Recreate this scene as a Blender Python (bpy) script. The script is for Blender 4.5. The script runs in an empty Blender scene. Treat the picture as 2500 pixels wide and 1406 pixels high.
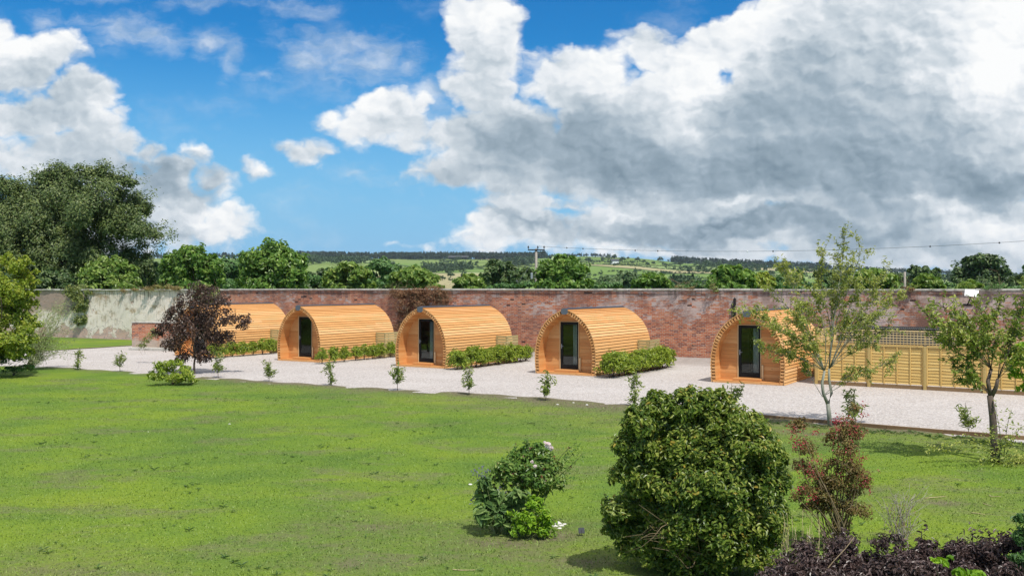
import bpy, math, random
import numpy as np
from mathutils import Vector, Matrix

scene = bpy.context.scene
COL = scene.collection
rad = math.radians
F, CX, HY, H = 2350.0, 1250.0, 704.0, 3.5      # focal length, centre, horizon row (photo pixels); eye height in metres


def P(px, py, Y):
    """point seen at photo pixel (px,py) at distance Y in front of the eye"""
    return ((px - CX) * Y / F, Y, H - (py - HY) * Y / F)


def G(px, py):
    """point on flat ground seen at a photo pixel"""
    Y = H * F / (py - HY)
    return ((px - CX) * Y / F, Y)


# ------------------------------------------------------------------ objects
def tag(o, label=None, cat=None, group=None, kind=None):
    if label: o['label'] = label
    if cat: o['category'] = cat
    if group: o['group'] = group
    if kind: o['kind'] = kind
    return o


def empty(name, loc=(0, 0, 0), rz=0.0):
    o = bpy.data.objects.new(name, None)
    COL.objects.link(o)
    o.location = loc
    o.rotation_euler = (0, 0, rz)
    o.empty_display_size = 0.2
    return o


def link_mesh(name, me, parent=None, loc=None, rz=0.0):
    o = bpy.data.objects.new(name, me)
    COL.objects.link(o)
    if loc is not None: o.location = loc
    if rz: o.rotation_euler = (0, 0, rz)
    if parent is not None: o.parent = parent
    return o


def copy_tree(o, parent=None):
    c = o.copy()
    COL.objects.link(c)
    c.parent = parent
    for ch in list(o.children):
        copy_tree(ch, c)
    return c


def np_mesh(name, V, faces, mats, idx=None, smooth=False):
    """V (n,3); faces: list of (k,m) int arrays of constant k"""
    me = bpy.data.meshes.new(name)
    V = np.asarray(V, dtype=np.float32)
    me.vertices.add(len(V))
    me.vertices.foreach_set('co', V.ravel())
    loops = np.concatenate([f.ravel() for f in faces]).astype(np.int32)
    sizes = np.concatenate([np.full(len(f), f.shape[1], dtype=np.int32) for f in faces])
    starts = np.concatenate([[0], np.cumsum(sizes)[:-1]]).astype(np.int32)
    me.loops.add(len(loops))
    me.loops.foreach_set('vertex_index', loops)
    me.polygons.add(len(sizes))
    me.polygons.foreach_set('loop_start', starts)
    me.polygons.foreach_set('loop_total', sizes)
    if idx is not None:
        me.polygons.foreach_set('material_index', np.asarray(idx, dtype=np.int32))
    me.polygons.foreach_set('use_smooth', np.full(len(sizes), bool(smooth)))
    me.update(calc_edges=True)
    for m in (mats if isinstance(mats, (list, tuple)) else [mats]):
        me.materials.append(m)
    return me


class MB:
    """collects boxes, tubes and polygons and links them as ONE mesh"""
    def __init__(s):
        s.v, s.f, s.sm = [], [], []

    def add(s, vs, fs, smooth=False):
        n = len(s.v)
        s.v += [tuple(v) for v in vs]
        s.f += [tuple(n + i for i in f) for f in fs]
        s.sm += [smooth] * len(fs)
        return s

    def box(s, x0, x1, y0, y1, z0, z1, M=None):
        vs = [(x, y, z) for z in (z0, z1) for y in (y0, y1) for x in (x0, x1)]
        if M is not None: vs = [tuple(M @ Vector(v)) for v in vs]
        return s.add(vs, [(0, 2, 3, 1), (4, 5, 7, 6), (0, 1, 5, 4), (2, 6, 7, 3), (0, 4, 6, 2), (1, 3, 7, 5)])

    def bevbox(s, x0, x1, y0, y1, z0, z1, b=0.006, M=None):
        """box with chamfered vertical and horizontal edges"""
        vs, fs = [], []
        def ring(z, i):
            return [(x0 + i, y0 + b, z), (x0 + b, y0 + i, z), (x1 - b, y0 + i, z), (x1 - i, y0 + b, z),
                    (x1 - i, y1 - b, z), (x1 - b, y1 - i, z), (x0 + b, y1 - i, z), (x0 + i, y1 - b, z)]
        for z, i in ((z0, b * .8), (z0 + b, 0), (z1 - b, 0), (z1, b * .8)): vs += ring(z, i)
        for k in range(3):
            for j in range(8):
                a, c = k * 8 + j, k * 8 + (j + 1) % 8
                fs.append((a, c, c + 8, a + 8))
        fs.append(tuple(range(7, -1, -1))); fs.append(tuple(range(24, 32)))
        if M is not None: vs = [tuple(M @ Vector(v)) for v in vs]
        return s.add(vs, fs)

    def tube(s, pts, rs, n=6, cap=True, smooth=True):
        pts = [Vector(p) for p in pts]
        if not isinstance(rs, (list, tuple)): rs = [rs] * len(pts)
        vs, fs = [], []
        ref = Vector((0.13, 0.31, 0.94))
        for i, p in enumerate(pts):
            d = (pts[min(i + 1, len(pts) - 1)] - pts[max(i - 1, 0)])
            if d.length < 1e-9: d = Vector((0, 0, 1))
            d.normalize()
            if abs(d.dot(ref)) > .97: ref = Vector((0.9, 0.2, 0.1))
            a = d.cross(ref).normalized(); b = d.cross(a)
            for k in range(n):
                t = 2 * math.pi * k / n
                vs.append(p + (a * math.cos(t) + b * math.sin(t)) * rs[i])
        for i in range(len(pts) - 1):
            for k in range(n):
                k2 = (k + 1) % n
                fs.append((i * n + k, i * n + k2, (i + 1) * n + k2, (i + 1) * n + k))
        if cap:
            fs.append(tuple(range(n - 1, -1, -1)))
            fs.append(tuple(range((len(pts) - 1) * n, len(pts) * n)))
        return s.add(vs, fs, smooth)

    def mesh(s, name, mat):
        me = bpy.data.meshes.new(name)
        me.from_pydata(s.v, [], s.f)
        me.polygons.foreach_set('use_smooth', s.sm)
        me.update()
        if mat is not None: me.materials.append(mat)
        return me

    def build(s, name, mat, parent=None, loc=None, rz=0.0):
        return link_mesh(name, s.mesh(name, mat), parent, loc, rz)


# ------------------------------------------------------------------ materials
class NT:
    """thin wrapper: builds node trees from short calls"""
    def __init__(s, tree):
        s.t = tree; s.n = tree.nodes; s.l = tree.links

    def node(s, typ, **kw):
        n = s.n.new(typ)
        for k, v in kw.items(): setattr(n, k, v)
        return n

    def put(s, sock, val):
        if hasattr(val, 'is_output'): s.l.new(val, sock)
        elif isinstance(val, (tuple, list)):
            n = len(sock.default_value)
            v = tuple(val)
            if n == 4 and len(v) == 3: v = v + (1,)
            sock.default_value = v
        else:
            try: sock.default_value = val
            except TypeError: sock.default_value = (val,) * len(sock.default_value)

    def m(s, op, a, b=0.0, c=0.0, clamp=False):
        n = s.node('ShaderNodeMath', operation=op, use_clamp=clamp)
        s.put(n.inputs[0], a); s.put(n.inputs[1], b); s.put(n.inputs[2], c)
        return n.outputs[0]

    def vm(s, op, a, b=(0, 0, 0), c=(0, 0, 0), out=0):
        n = s.node('ShaderNodeVectorMath', operation=op)
        s.put(n.inputs[0], a); s.put(n.inputs[1], b); s.put(n.inputs[2], c)
        return n.outputs['Value'] if op in ('LENGTH', 'DOT_PRODUCT', 'DISTANCE') else n.outputs[0]

    def scale(s, a, k):
        n = s.node('ShaderNodeVectorMath', operation='SCALE')
        s.put(n.inputs[0], a); s.put(n.inputs['Scale'], k)
        return n.outputs[0]

    def mix(s, f, a, b, blend='MIX'):
        n = s.node('ShaderNodeMix', data_type='RGBA', blend_type=blend, clamp_factor=True)
        s.put(n.inputs[0], f); s.put(n.inputs[6], a); s.put(n.inputs[7], b)
        return n.outputs[2]

    def noise(s, vec, scale, detail=4, rough=.55, dist=0.0, color=False, dim='3D'):
        n = s.node('ShaderNodeTexNoise', noise_dimensions=dim)
        if vec is not None: s.put(n.inputs['Vector'], vec)
        n.inputs['Scale'].default_value = scale; n.inputs['Detail'].default_value = detail
        n.inputs['Roughness'].default_value = rough; n.inputs['Distortion'].default_value = dist
        return n.outputs['Color' if color else 'Fac']

    def vor(s, vec, scale, detail=0.0, rough=.5, feature='F1', smooth=None, out='Distance', dim='3D', lac=2.0):
        n = s.node('ShaderNodeTexVoronoi', voronoi_dimensions=dim, feature=feature)
        if vec is not None: s.put(n.inputs['Vector'], vec)
        n.inputs['Scale'].default_value = scale
        if 'Detail' in n.inputs:
            n.inputs['Detail'].default_value = detail; n.inputs['Roughness'].default_value = rough; n.inputs['Lacunarity'].default_value = lac
        if smooth is not None: n.inputs['Smoothness'].default_value = smooth
        return n.outputs[out]

    def ramp(s, f, stops, interp='LINEAR'):
        n = s.node('ShaderNodeValToRGB')
        n.color_ramp.interpolation = interp
        e = n.color_ramp.elements
        while len(e) > 1: e.remove(e[-1])
        for i, (p, c) in enumerate(stops):
            if i == 0: q = e[0]; q.position = p
            else: q = e.new(p)
            if not isinstance(c, (tuple, list)): c = (c, c, c)
            q.color = tuple(c)[:3] + (1,)
        s.put(n.inputs[0], f)
        return n.outputs[0]

    def step(s, x, a, b, lo=0.0, hi=1.0):
        n = s.node('ShaderNodeMapRange', interpolation_type='SMOOTHSTEP', clamp=True)
        s.put(n.inputs[0], x)
        for i, v in enumerate((a, b, lo, hi)): n.inputs[1 + i].default_value = v
        return n.outputs[0]

    def coord(s, which='Object'):
        return s.node('ShaderNodeTexCoord').outputs[which]

    def sep(s, v):
        n = s.node('ShaderNodeSeparateXYZ'); s.put(n.inputs[0], v)
        return n.outputs

    def comb(s, x, y, z):
        n = s.node('ShaderNodeCombineXYZ')
        for i, q in enumerate((x, y, z)): s.put(n.inputs[i], q)
        return n.outputs[0]

    def island(s):
        return s.node('ShaderNodeNewGeometry').outputs['Random Per Island']

    def hsv(s, c, h=.5, sa=1., v=1.):
        n = s.node('ShaderNodeHueSaturation')
        s.put(n.inputs['Color'], c); s.put(n.inputs['Hue'], h); s.put(n.inputs['Saturation'], sa); s.put(n.inputs['Value'], v)
        return n.outputs[0]

    def bump(s, h, strength=.3, dist=.01):
        n = s.node('ShaderNodeBump')
        n.inputs['Strength'].default_value = strength; n.inputs['Distance'].default_value = dist
        s.put(n.inputs['Height'], h)
        return n.outputs[0]


def material(name, fn=None, rough=.7, color=(.5, .5, .5), metallic=0.0, spec=.5):
    """fn(nt, bsdf) wires the tree; else a plain colour with slight mottling"""
    m = bpy.data.materials.new(name)
    m.use_nodes = True
    nt = NT(m.node_tree)
    b = m.node_tree.nodes['Principled BSDF']
    b.inputs['Roughness'].default_value = rough
    b.inputs['Metallic'].default_value = metallic
    b.inputs['Specular IOR Level'].default_value = spec
    if fn: fn(nt, b)
    else:
        f = nt.noise(nt.coord(), 9, 5, .6)
        nt.put(b.inputs['Base Color'], nt.mix(f, tuple(c * .8 for c in color), tuple(min(1, c * 1.2) for c in color)))
    return m
# ------------------------------------------------------------------ camera, sun and sky
cam = bpy.data.objects.new('camera', bpy.data.cameras.new('camera'))
COL.objects.link(cam)
cam.data.sensor_width = 36.0
cam.data.lens = 36.0 * F / 2500.0
cam.data.shift_y = -(HY - 703.0) / 2500.0 * -1
cam.location = (0, 0, H)
cam.rotation_euler = (rad(90), 0, 0)
cam.data.clip_start = 0.1
cam.data.clip_end = 20000
scene.camera = cam
scene.view_settings.view_transform = 'Standard'
scene.view_settings.look = 'None'
scene.view_settings.exposure = 0.0
scene.view_settings.gamma = 1.0

SUN_TRAVEL = Vector((-0.54, 1.0, -1.85)).normalized()     # direction the sunlight goes
to_sun = -SUN_TRAVEL
SUN_EL = math.asin(to_sun.z)
SUN_AZ = math.atan2(to_sun.x, to_sun.y)                    # from +Y, clockwise
sl = bpy.data.lights.new('sun', 'SUN')
sl.energy = 4.3
sl.angle = rad(0.53)
sl.color = (1.0, 0.955, 0.88)
sun = bpy.data.objects.new('sun', sl)
COL.objects.link(sun)
sun.location = (30, -60, 60)
sun.rotation_euler = SUN_TRAVEL.to_track_quat('-Z', 'Y').to_euler()


def build_world():
    w = bpy.data.worlds.new('World')
    scene.world = w
    w.use_nodes = True
    nt = NT(w.node_tree)
    bg = w.node_tree.nodes['Background']
    S = 0.1
    bg.inputs['Strength'].default_value = S
    sky = nt.node('ShaderNodeTexSky', sky_type='NISHITA')
    sky.sun_disc = False
    sky.sun_elevation = SUN_EL
    sky.sun_rotation = SUN_AZ
    sky.air_density = 1.0; sky.dust_density = 0.3; sky.ozone_density = 2.5; sky.altitude = 100
    d = nt.sep(nt.coord('Generated'))
    z = nt.m('MAXIMUM', d[2], 0.0)
    y = nt.m('MAXIMUM', nt.m('ABSOLUTE', d[1]), 0.12)
    # gnomonic map of the sky: u grows to the right (east), v downwards, one unit = 23 degrees
    U = nt.m('MULTIPLY_ADD', nt.m('DIVIDE', d[0], y), 2.35, 1.25)
    V = nt.m('MULTIPLY_ADD', nt.m('DIVIDE', z, y), -2.35, 0.704)
    p = nt.comb(U, V, 0)
    # the clouds are smaller and flatter towards the horizon
    ps = nt.comb(U, nt.m('MULTIPLY', V, 1.35), 0.3)
    w1 = nt.vm('SUBTRACT', nt.noise(ps, 4.0, 3, .5, color=True, dim='2D'), (.5, .5, .5))
    w2 = nt.vm('SUBTRACT', nt.noise(ps, 14.0, 3, .6, color=True, dim='2D'), (.5, .5, .5))
    warp = nt.vm('ADD', nt.scale(w1, .10), nt.scale(w2, .035))
    pw = nt.vm('MULTIPLY', nt.vm('ADD', p, warp), (1, 1, 0))

    def blobs(vec, lst, sharp=True):
        acc = None
        for b in lst:
            cx, cy, rx, ry = [q / 1000. for q in b[:4]]
            q = nt.vm('MULTIPLY_ADD', vec, (1 / rx, 1 / ry, 0), (-cx / rx, -cy / ry, 0))
            L = nt.vm('LENGTH', q)
            r = min(rx, ry) * (b[4] if len(b) > 4 else 1.)
            v = nt.m('MULTIPLY_ADD', L, -r, r)
            acc = v if acc is None else nt.m('MAXIMUM', acc, v)
        return acc

    def gauss(vec, lst):
        acc = None
        for cx, cy, rx, ry, a in lst:
            cx, cy, rx, ry = [q / 1000. for q in (cx, cy, rx, ry)]
            q = nt.vm('MULTIPLY_ADD', vec, (1 / rx, 1 / ry, 0), (-cx / rx, -cy / ry, 0))
            g = nt.m('POWER', 2.718, nt.m('MULTIPLY', nt.vm('DOT_PRODUCT', q, q), -1.0))
            acc = nt.m('MULTIPLY', g, a) if acc is None else nt.m('MULTIPLY_ADD', g, a, acc)
        return acc

    cumulus = CUMULUS
    # puffy height field: rounded cells at several sizes
    def puff(vec):
        a = nt.vor(vec, 6.0, 2.0, .5, 'F1', dim='2D', lac=2.4)
        b = nt.noise(vec, 6.0, 6, .56, dim='2D')
        return nt.m('ADD', nt.m('MULTIPLY', nt.m('SUBTRACT', .4, a), .55), nt.m('MULTIPLY_ADD', b, 1.1, -.55))
    pq = nt.vm('ADD', ps, nt.scale(w2, .05))
    h0 = puff(pq)
    h1 = puff(nt.vm('ADD', pq, (.011, -.016, 0)))
    relief = nt.m('SUBTRACT', h0, h1)
    D = nt.m('MULTIPLY_ADD', h0, .075, blobs(pw, cumulus))
    a_c = nt.step(D, -.006, .028)
    # thin stretched wisps
    wl = nt.noise(nt.vm('MULTIPLY', pq, (1, 1.7, 1)), 6.5, 6, .62, dim='2D')
    Dw = nt.m('ADD', blobs(pw, WISPS), nt.m('MULTIPLY_ADD', wl, .12, -.062))
    a_w = nt.step(Dw, -.015, .07, 0, .62)
    a_m = nt.m('MULTIPLY', nt.step(nt.noise(nt.vm('MULTIPLY', pq, (1, 1.5, 1)), 3.2, 6, .62, dim='2D'), .52, .85), .22)
    alpha = nt.m('MAXIMUM', nt.m('MAXIMUM', a_c, a_w), a_m)
    # brightness: sunlit tops, grey bases, small scale relief
    pg = nt.vm('MULTIPLY', nt.vm('ADD', p, nt.vm('ADD', nt.scale(w1, .20), nt.scale(w2, .07))), (1, 1, 0))
    tone = gauss(pg, TONES)
    edge = nt.step(D, .0, .09, .13, 0)
    big = nt.m('MULTIPLY_ADD', nt.noise(ps, 5.0, 3, .5, dim='2D'), .2, -.10)
    L = nt.m('ADD', nt.m('ADD', tone, .62), nt.m('ADD', edge, big))
    rel_amt = nt.step(L, .2, .8, .36, .6)
    L = nt.m('ADD', L, nt.m('MULTIPLY', relief, rel_amt))
    L = nt.m('MAXIMUM', nt.m('MINIMUM', L, 1.04), .2)
    ccol = nt.ramp(L, [(0, (.12, .17, .22)), (.25, (.21, .29, .36)), (.45, (.36, .45, .53)), (.65, (.60, .67, .73)), (.82, (.82, .86, .90)), (1, (.99, 1.0, 1.0))])
    ccol = nt.scale(ccol, 1.0 / S)
    # clear sky, as deep as a polarised afternoon, paler to the horizon
    base = nt.hsv(sky.outputs[0], .5, SKY_SAT, SKY_VAL)
    base = nt.mix(1.0, base, SKY_TINT, 'MULTIPLY')
    hz = nt.step(z, .02, .26, .95, 0)
    base = nt.mix(hz, base, tuple(q / S for q in (.27, .54, .83)))
    # broken white cloud added overhead, out of view, to neutralise and lift the ambient light
    over = nt.m('MULTIPLY', nt.step(z, .34, .55), nt.step(nt.noise(nt.comb(d[0], d[1], 0), 3.0, 4, .55, dim='2D'), .34, .52, .25, .95))
    out = nt.mix(over, nt.mix(alpha, base, ccol), tuple(q / S for q in (.86, .86, .84)))
    nt.put(bg.inputs['Color'], out)


SKY_SAT, SKY_VAL, SKY_TINT = 1.35, 1.0, (.30, .98, 1.22)
CUMULUS = [
    (50, 160, 215, 110), (110, 285, 215, 90), (150, 385, 250, 95), (5, 85, 60, 60), (270, 450, 170, 90), (330, 350, 75, 70), (215, 200, 60, 60), (290, 270, 50, 40), (370, 370, 50, 45),
    (490, 372, 62, 40), (495, 440, 75, 45), (515, 545, 135, 78), (430, 570, 120, 60), (420, 430, 80, 60),
    (640, 418, 66, 46), (738, 382, 88, 56), (690, 365, 45, 30),
    (1190, 90, 128, 150), (1125, 15, 70, 60), (1180, 210, 110, 90), (955, 305, 165, 98), (925, 250, 70, 52), (1040, 265, 60, 55),
    (1230, 330, 230, 130), (1440, 210, 200, 120), (1600, 130, 190, 88), (1760, 100, 120, 90), (1930, 110, 180, 170),
    (2250, 160, 420, 260), (1700, 360, 520, 210), (2250, 420, 420, 190), (1230, 425, 330, 75), (1330, 500, 230, 48),
    (1900, 550, 700, 90), (1270, 575, 250, 50), (2450, 550, 200, 110), (1520, 290, 160, 80), (1650, 200, 140, 80), (1330, 560, 260, 75), (1480, 560, 220, 80), (1560, 600, 320, 60), (170, 230, 150, 85), (250, 320, 110, 80), (2250, 610, 500, 95), (1650, 600, 300, 60), (1900, 620, 400, 60), (250, 540, 260, 110), (330, 480, 170, 100), (430, 500, 160, 90), (450, 600, 130, 40), (1020, 602, 100, 30), (960, 592, 35, 24)]
WISPS = [
    (515, 100, 62, 42), (560, 145, 28, 40), (290, 72, 130, 42), (400, 108, 48, 28), (650, 166, 34, 20), (800, 110, 130, 62),
    (900, 165, 150, 62), (1000, 170, 70, 50), (690, 15, 110, 34), (230, 0, 100, 22), (100, 45, 40, 34), (470, 8, 70, 26), (860, 440, 90, 30), (1060, 240, 60, 70)]
TONES = [
    # cx, cy, rx, ry, amount
    (2420, 110, 150, 150, .45), (2370, 215, 110, 50, .25), (1700, 165, 80, 60, .35), (1860, 60, 140, 70, .3), (1190, 50, 110, 70, .35),
    (1450, 190, 160, 70, .28), (900, 285, 90, 60, .26), (1045, 255, 45, 40, .3), (60, 110, 170, 50, .35), (250, 260, 70, 50, .15),
    (640, 400, 50, 28, .3), (490, 368, 50, 25, .3), (510, 510, 110, 40, .3), (590, 560, 60, 40, .2), (1010, 600, 90, 22, .35), (1130, 555, 70, 22, .3),
    (1480, 590, 240, 18, .3), (1530, 520, 60, 20, .22), (1650, 300, 60, 60, .22), (1775, 468, 60, 20, .3), (2430, 560, 120, 40, .3), (2300, 520, 60, 40, .2), (1100, 610, 120, 14, .25),
    (1950, 430, 380, 80, -.27), (1480, 440, 190, 50, -.22), (2120, 300, 300, 120, -.14), (1850, 260, 160, 70, -.14), (2060, 180, 160, 60, -.08), (1500, 290, 120, 50, -.1), (2430, 470, 130, 60, -.30), (1240, 320, 130, 70, -.2),
    (1400, 350, 120, 60, -.18), (1560, 560, 110, 24, -.3), (1800, 530, 220, 16, -.3), (1850, 570, 120, 24, -.25), (2150, 560, 170, 34, -.3),
    (430, 440, 110, 55, -.24), (430, 560, 60, 40, -.12), (560, 450, 60, 20, -.1), (100, 240, 140, 50, -.12), (300, 430, 120, 60, -.12), (1280, 545, 110, 14, -.22), (1120, 430, 200, 40, -.08), (2250, 640, 260, 30, -.05), (470, 570, 60, 30, -.1)]
build_world()
# ------------------------------------------------------------------ materials of the place
def leaf_material(name, a, b, c=None, rough=.45, trans=.3, spot=None, spec=.5, bright=1.0):
    """two or three leaf tints chosen leaf by leaf, with a little light coming through"""
    def fn(nt, bs):
        r = nt.island()
        n = nt.noise(nt.coord(), 1.3, 2, .5)
        f = nt.m('ADD', nt.m('MULTIPLY', r, .75), nt.m('MULTIPLY_ADD', n, .9, -.32), clamp=True)
        stops = [(0.1, a), (.6, b)] + ([(.95, c)] if c else [])
        col = nt.ramp(f, stops)
        if spot:
            r2 = nt.m('FRACT', nt.m('MULTIPLY', r, 37.7))
            col = nt.mix(nt.m('GREATER_THAN', r2, 1 - spot[1]), col, spot[0])
        nt.put(bs.inputs['Base Color'], col)
        bs.inputs['Roughness'].default_value = rough
        bs.inputs['Specular IOR Level'].default_value = spec
        tr = nt.node('ShaderNodeBsdfTranslucent')
        nt.put(tr.inputs[0], nt.hsv(col, .49, 1.1, 1.25))
        mx = nt.node('ShaderNodeMixShader'); mx.inputs[0].default_value = trans
        nt.l.new(bs.outputs[0], mx.inputs[1]); nt.l.new(tr.outputs[0], mx.inputs[2])
        out = [q for q in nt.n if q.type == 'OUTPUT_MATERIAL'][0]
        nt.l.new(mx.outputs[0], out.inputs[0])
    return material(name, fn)


M = {}
LT = leaf_material
M['leaf_round'] = LT('leaf_round', (0.062, 0.145, 0.02), (0.145, 0.27, 0.042), (0.34, 0.46, 0.11), .42, .3)
M['leaf_round_yellow'] = LT('leaf_round_yellow', (0.085, 0.17, 0.026), (0.19, 0.3, 0.05), (0.4, 0.48, 0.13), .45, .3)
M['leaf_dark'] = LT('leaf_dark', (0.03, 0.07, 0.016), (0.07, 0.125, 0.028), (0.16, 0.22, 0.06), .5, .2)
M['leaf_beech'] = LT('leaf_beech', (0.05, 0.095, 0.02), (0.115, 0.165, 0.038), (0.24, 0.28, 0.085), .5, .2)
M['leaf_mid'] = LT('leaf_mid', (0.045, 0.109, 0.029), (0.088, 0.192, 0.040), (0.160, 0.272, 0.064), .5, .22)
M['leaf_willow'] = LT('leaf_willow', (0.078, 0.143, 0.052), (0.130, 0.208, 0.078), (0.195, 0.260, 0.111), .55, .25)
M['leaf_lime'] = LT('leaf_lime', (0.14, 0.215, 0.02), (0.28, 0.36, 0.035), (0.46, 0.47, 0.08), .5, .35)
M['leaf_laurel'] = LT('leaf_laurel', (0.055, 0.115, 0.016), (0.19, 0.265, 0.036), (0.44, 0.47, 0.11), .36, .3, ((.42, .33, .06), .025))
M['leaf_hedge'] = LT('leaf_hedge', (0.125, 0.2, 0.024), (0.29, 0.39, 0.045), (0.48, 0.53, 0.1), .38, .3)
M['leaf_sapling'] = LT('leaf_sapling', (0.12, 0.19, 0.035), (0.27, 0.34, 0.07), (0.5, 0.54, 0.2), .42, .25)
M['leaf_young'] = LT('leaf_young', (0.17, 0.235, 0.045), (0.34, 0.385, 0.07), (0.55, 0.55, 0.17), .42, .3)
M['leaf_cherry'] = LT('leaf_cherry', (0.11, 0.18, 0.03), (0.25, 0.32, 0.05), (0.47, 0.49, 0.12), .4, .3)
M['leaf_purple'] = LT('leaf_purple', (0.04, 0.022, 0.016), (0.092, 0.052, 0.037), (0.2, 0.12, 0.08), .42, .15)
M['leaf_plum'] = LT('leaf_plum', (0.036, 0.021, 0.018), (0.085, 0.053, 0.046), (0.19, 0.135, 0.125), .36, .08)
M['leaf_bronze'] = LT('leaf_bronze', (0.13, 0.12, 0.03), (0.24, 0.155, 0.055), (0.34, 0.32, 0.1), .5, .25)
M['petal_red'] = LT('petal_red', (0.26, 0.02, 0.03), (0.45, 0.06, 0.08), (0.58, 0.18, 0.18), .5, .3)
M['petal_white'] = LT('petal_white', (0.8, 0.66, 0.66), (0.9, 0.84, 0.82), (0.95, 0.93, 0.92), .5, .3)
M['petal_violet'] = LT('petal_violet', (0.100, 0.100, 0.170), (0.170, 0.160, 0.250), None, .6, .2)
M['leaf_rose'] = LT('leaf_rose', (0.085, 0.18, 0.035), (0.2, 0.33, 0.065), (0.42, 0.47, 0.16), .4, .38, ((.24, .09, .05), .03))
M['leaf_comfrey'] = LT('leaf_comfrey', (0.07, 0.15, 0.04), (0.15, 0.25, 0.065), (0.28, 0.37, 0.13), .5, .2)
M['leaf_bright'] = LT('leaf_bright', (0.130, 0.273, 0.019), (0.260, 0.455, 0.026), (0.416, 0.550, 0.052), .5, .35)
M['leaf_ivy'] = LT('leaf_ivy', (0.08, 0.125, 0.03), (0.19, 0.235, 0.055), (0.36, 0.37, 0.11), .45, .2)
M['leaf_dry'] = LT('leaf_dry', (0.120, 0.055, 0.028), (0.220, 0.110, 0.052), (0.340, 0.200, 0.100), .8, .1)
M['leaf_straw'] = LT('leaf_straw', (0.220, 0.160, 0.060), (0.300, 0.240, 0.090), (0.250, 0.300, 0.070), .7, .2)
M['leaf_feather'] = LT('leaf_feather', (0.16, 0.22, 0.08), (0.27, 0.33, 0.13), (0.42, 0.46, 0.22), .6, .3)
M['leaf_far'] = LT('leaf_far', (0.037, 0.073, 0.033), (0.057, 0.100, 0.043), (0.081, 0.131, 0.053), .7, .1)
M['leaf_pine'] = LT('leaf_pine', (0.022, 0.043, 0.024), (0.034, 0.060, 0.031), (0.048, 0.078, 0.036), .7, .05)


def m_bark(name, a, b, sc=14):
    def fn(nt, bs):
        o = nt.coord()
        n = nt.noise(nt.vm('MULTIPLY', o, (1, 1, .3)), sc, 6, .65)
        nt.put(bs.inputs['Base Color'], nt.ramp(n, [(.3, a), (.7, b)]))
        nt.put(bs.inputs['Normal'], nt.bump(n, .6, .02))
        bs.inputs['Roughness'].default_value = .85
    return material(name, fn)
M['bark_grey'] = m_bark('bark_grey', (.17, .18, .14), (.36, .36, .30))
M['bark_brown'] = m_bark('bark_brown', (.06, .042, .032), (.17, .125, .095), 22)
M['bark_dark'] = m_bark('bark_dark', (.035, .028, .02), (.10, .08, .06))
M['twig'] = m_bark('twig', (.14, .10, .055), (.30, .23, .13))
M['twig_grey'] = m_bark('twig_grey', (.22, .19, .16), (.40, .36, .32))
M['stem_green'] = m_bark('stem_green', (.06, .09, .03), (.12, .14, .05))
M['straw'] = m_bark('straw', (.38, .30, .15), (.58, .48, .27))


def brick_colour(nt, vec, r1, r2, mortar):
    n = nt.node('ShaderNodeTexBrick')
    n.offset = .5; n.squash = 1.0
    nt.put(n.inputs['Vector'], vec)
    nt.put(n.inputs['Color1'], r1); nt.put(n.inputs['Color2'], r2); nt.put(n.inputs['Mortar'], mortar)
    n.inputs['Scale'].default_value = 1.0
    n.inputs['Mortar Size'].default_value = .012
    n.inputs['Mortar Smooth'].default_value = .3
    n.inputs['Bias'].default_value = -.1
    n.inputs['Brick Width'].default_value = .225
    n.inputs['Row Height'].default_value = .0755
    return n.outputs['Color'], n.outputs['Fac']


def brick_base(nt):
    o = nt.coord()
    s = nt.sep(o)
    jit = nt.scale(nt.vm('SUBTRACT', nt.noise(o, 2.2, 3, .6, color=True), (.5, .5, .5)), .035)
    vec = nt.vm('ADD', nt.comb(s[0], s[2], 0), nt.vm('MULTIPLY', jit, (1, 1, 0)))
    x, z = s[0], s[2]
    c1, fac = brick_colour(nt, vec, (.45, .115, .046), (.60, .22, .10), (.52, .39, .30))
    # brick by brick variation: burnt headers, pale faces
    cell = nt.vm('FLOOR', nt.vm('DIVIDE', vec, (.225, .0755, 1)))
    wn = nt.node('ShaderNodeTexWhiteNoise', noise_dimensions='2D'); nt.put(wn.inputs['Vector'], cell)
    r = wn.outputs['Value']
    c = nt.mix(nt.m('MULTIPLY', nt.step(r, .78, .8), nt.m('SUBTRACT', 1.0, fac)), c1, (.22, .07, .05))
    c = nt.mix(nt.m('MULTIPLY', nt.step(r, .14, .1), nt.m('SUBTRACT', 1.0, fac)), c, (.56, .25, .14))
    return o, x, z, vec, c, fac, r


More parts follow.
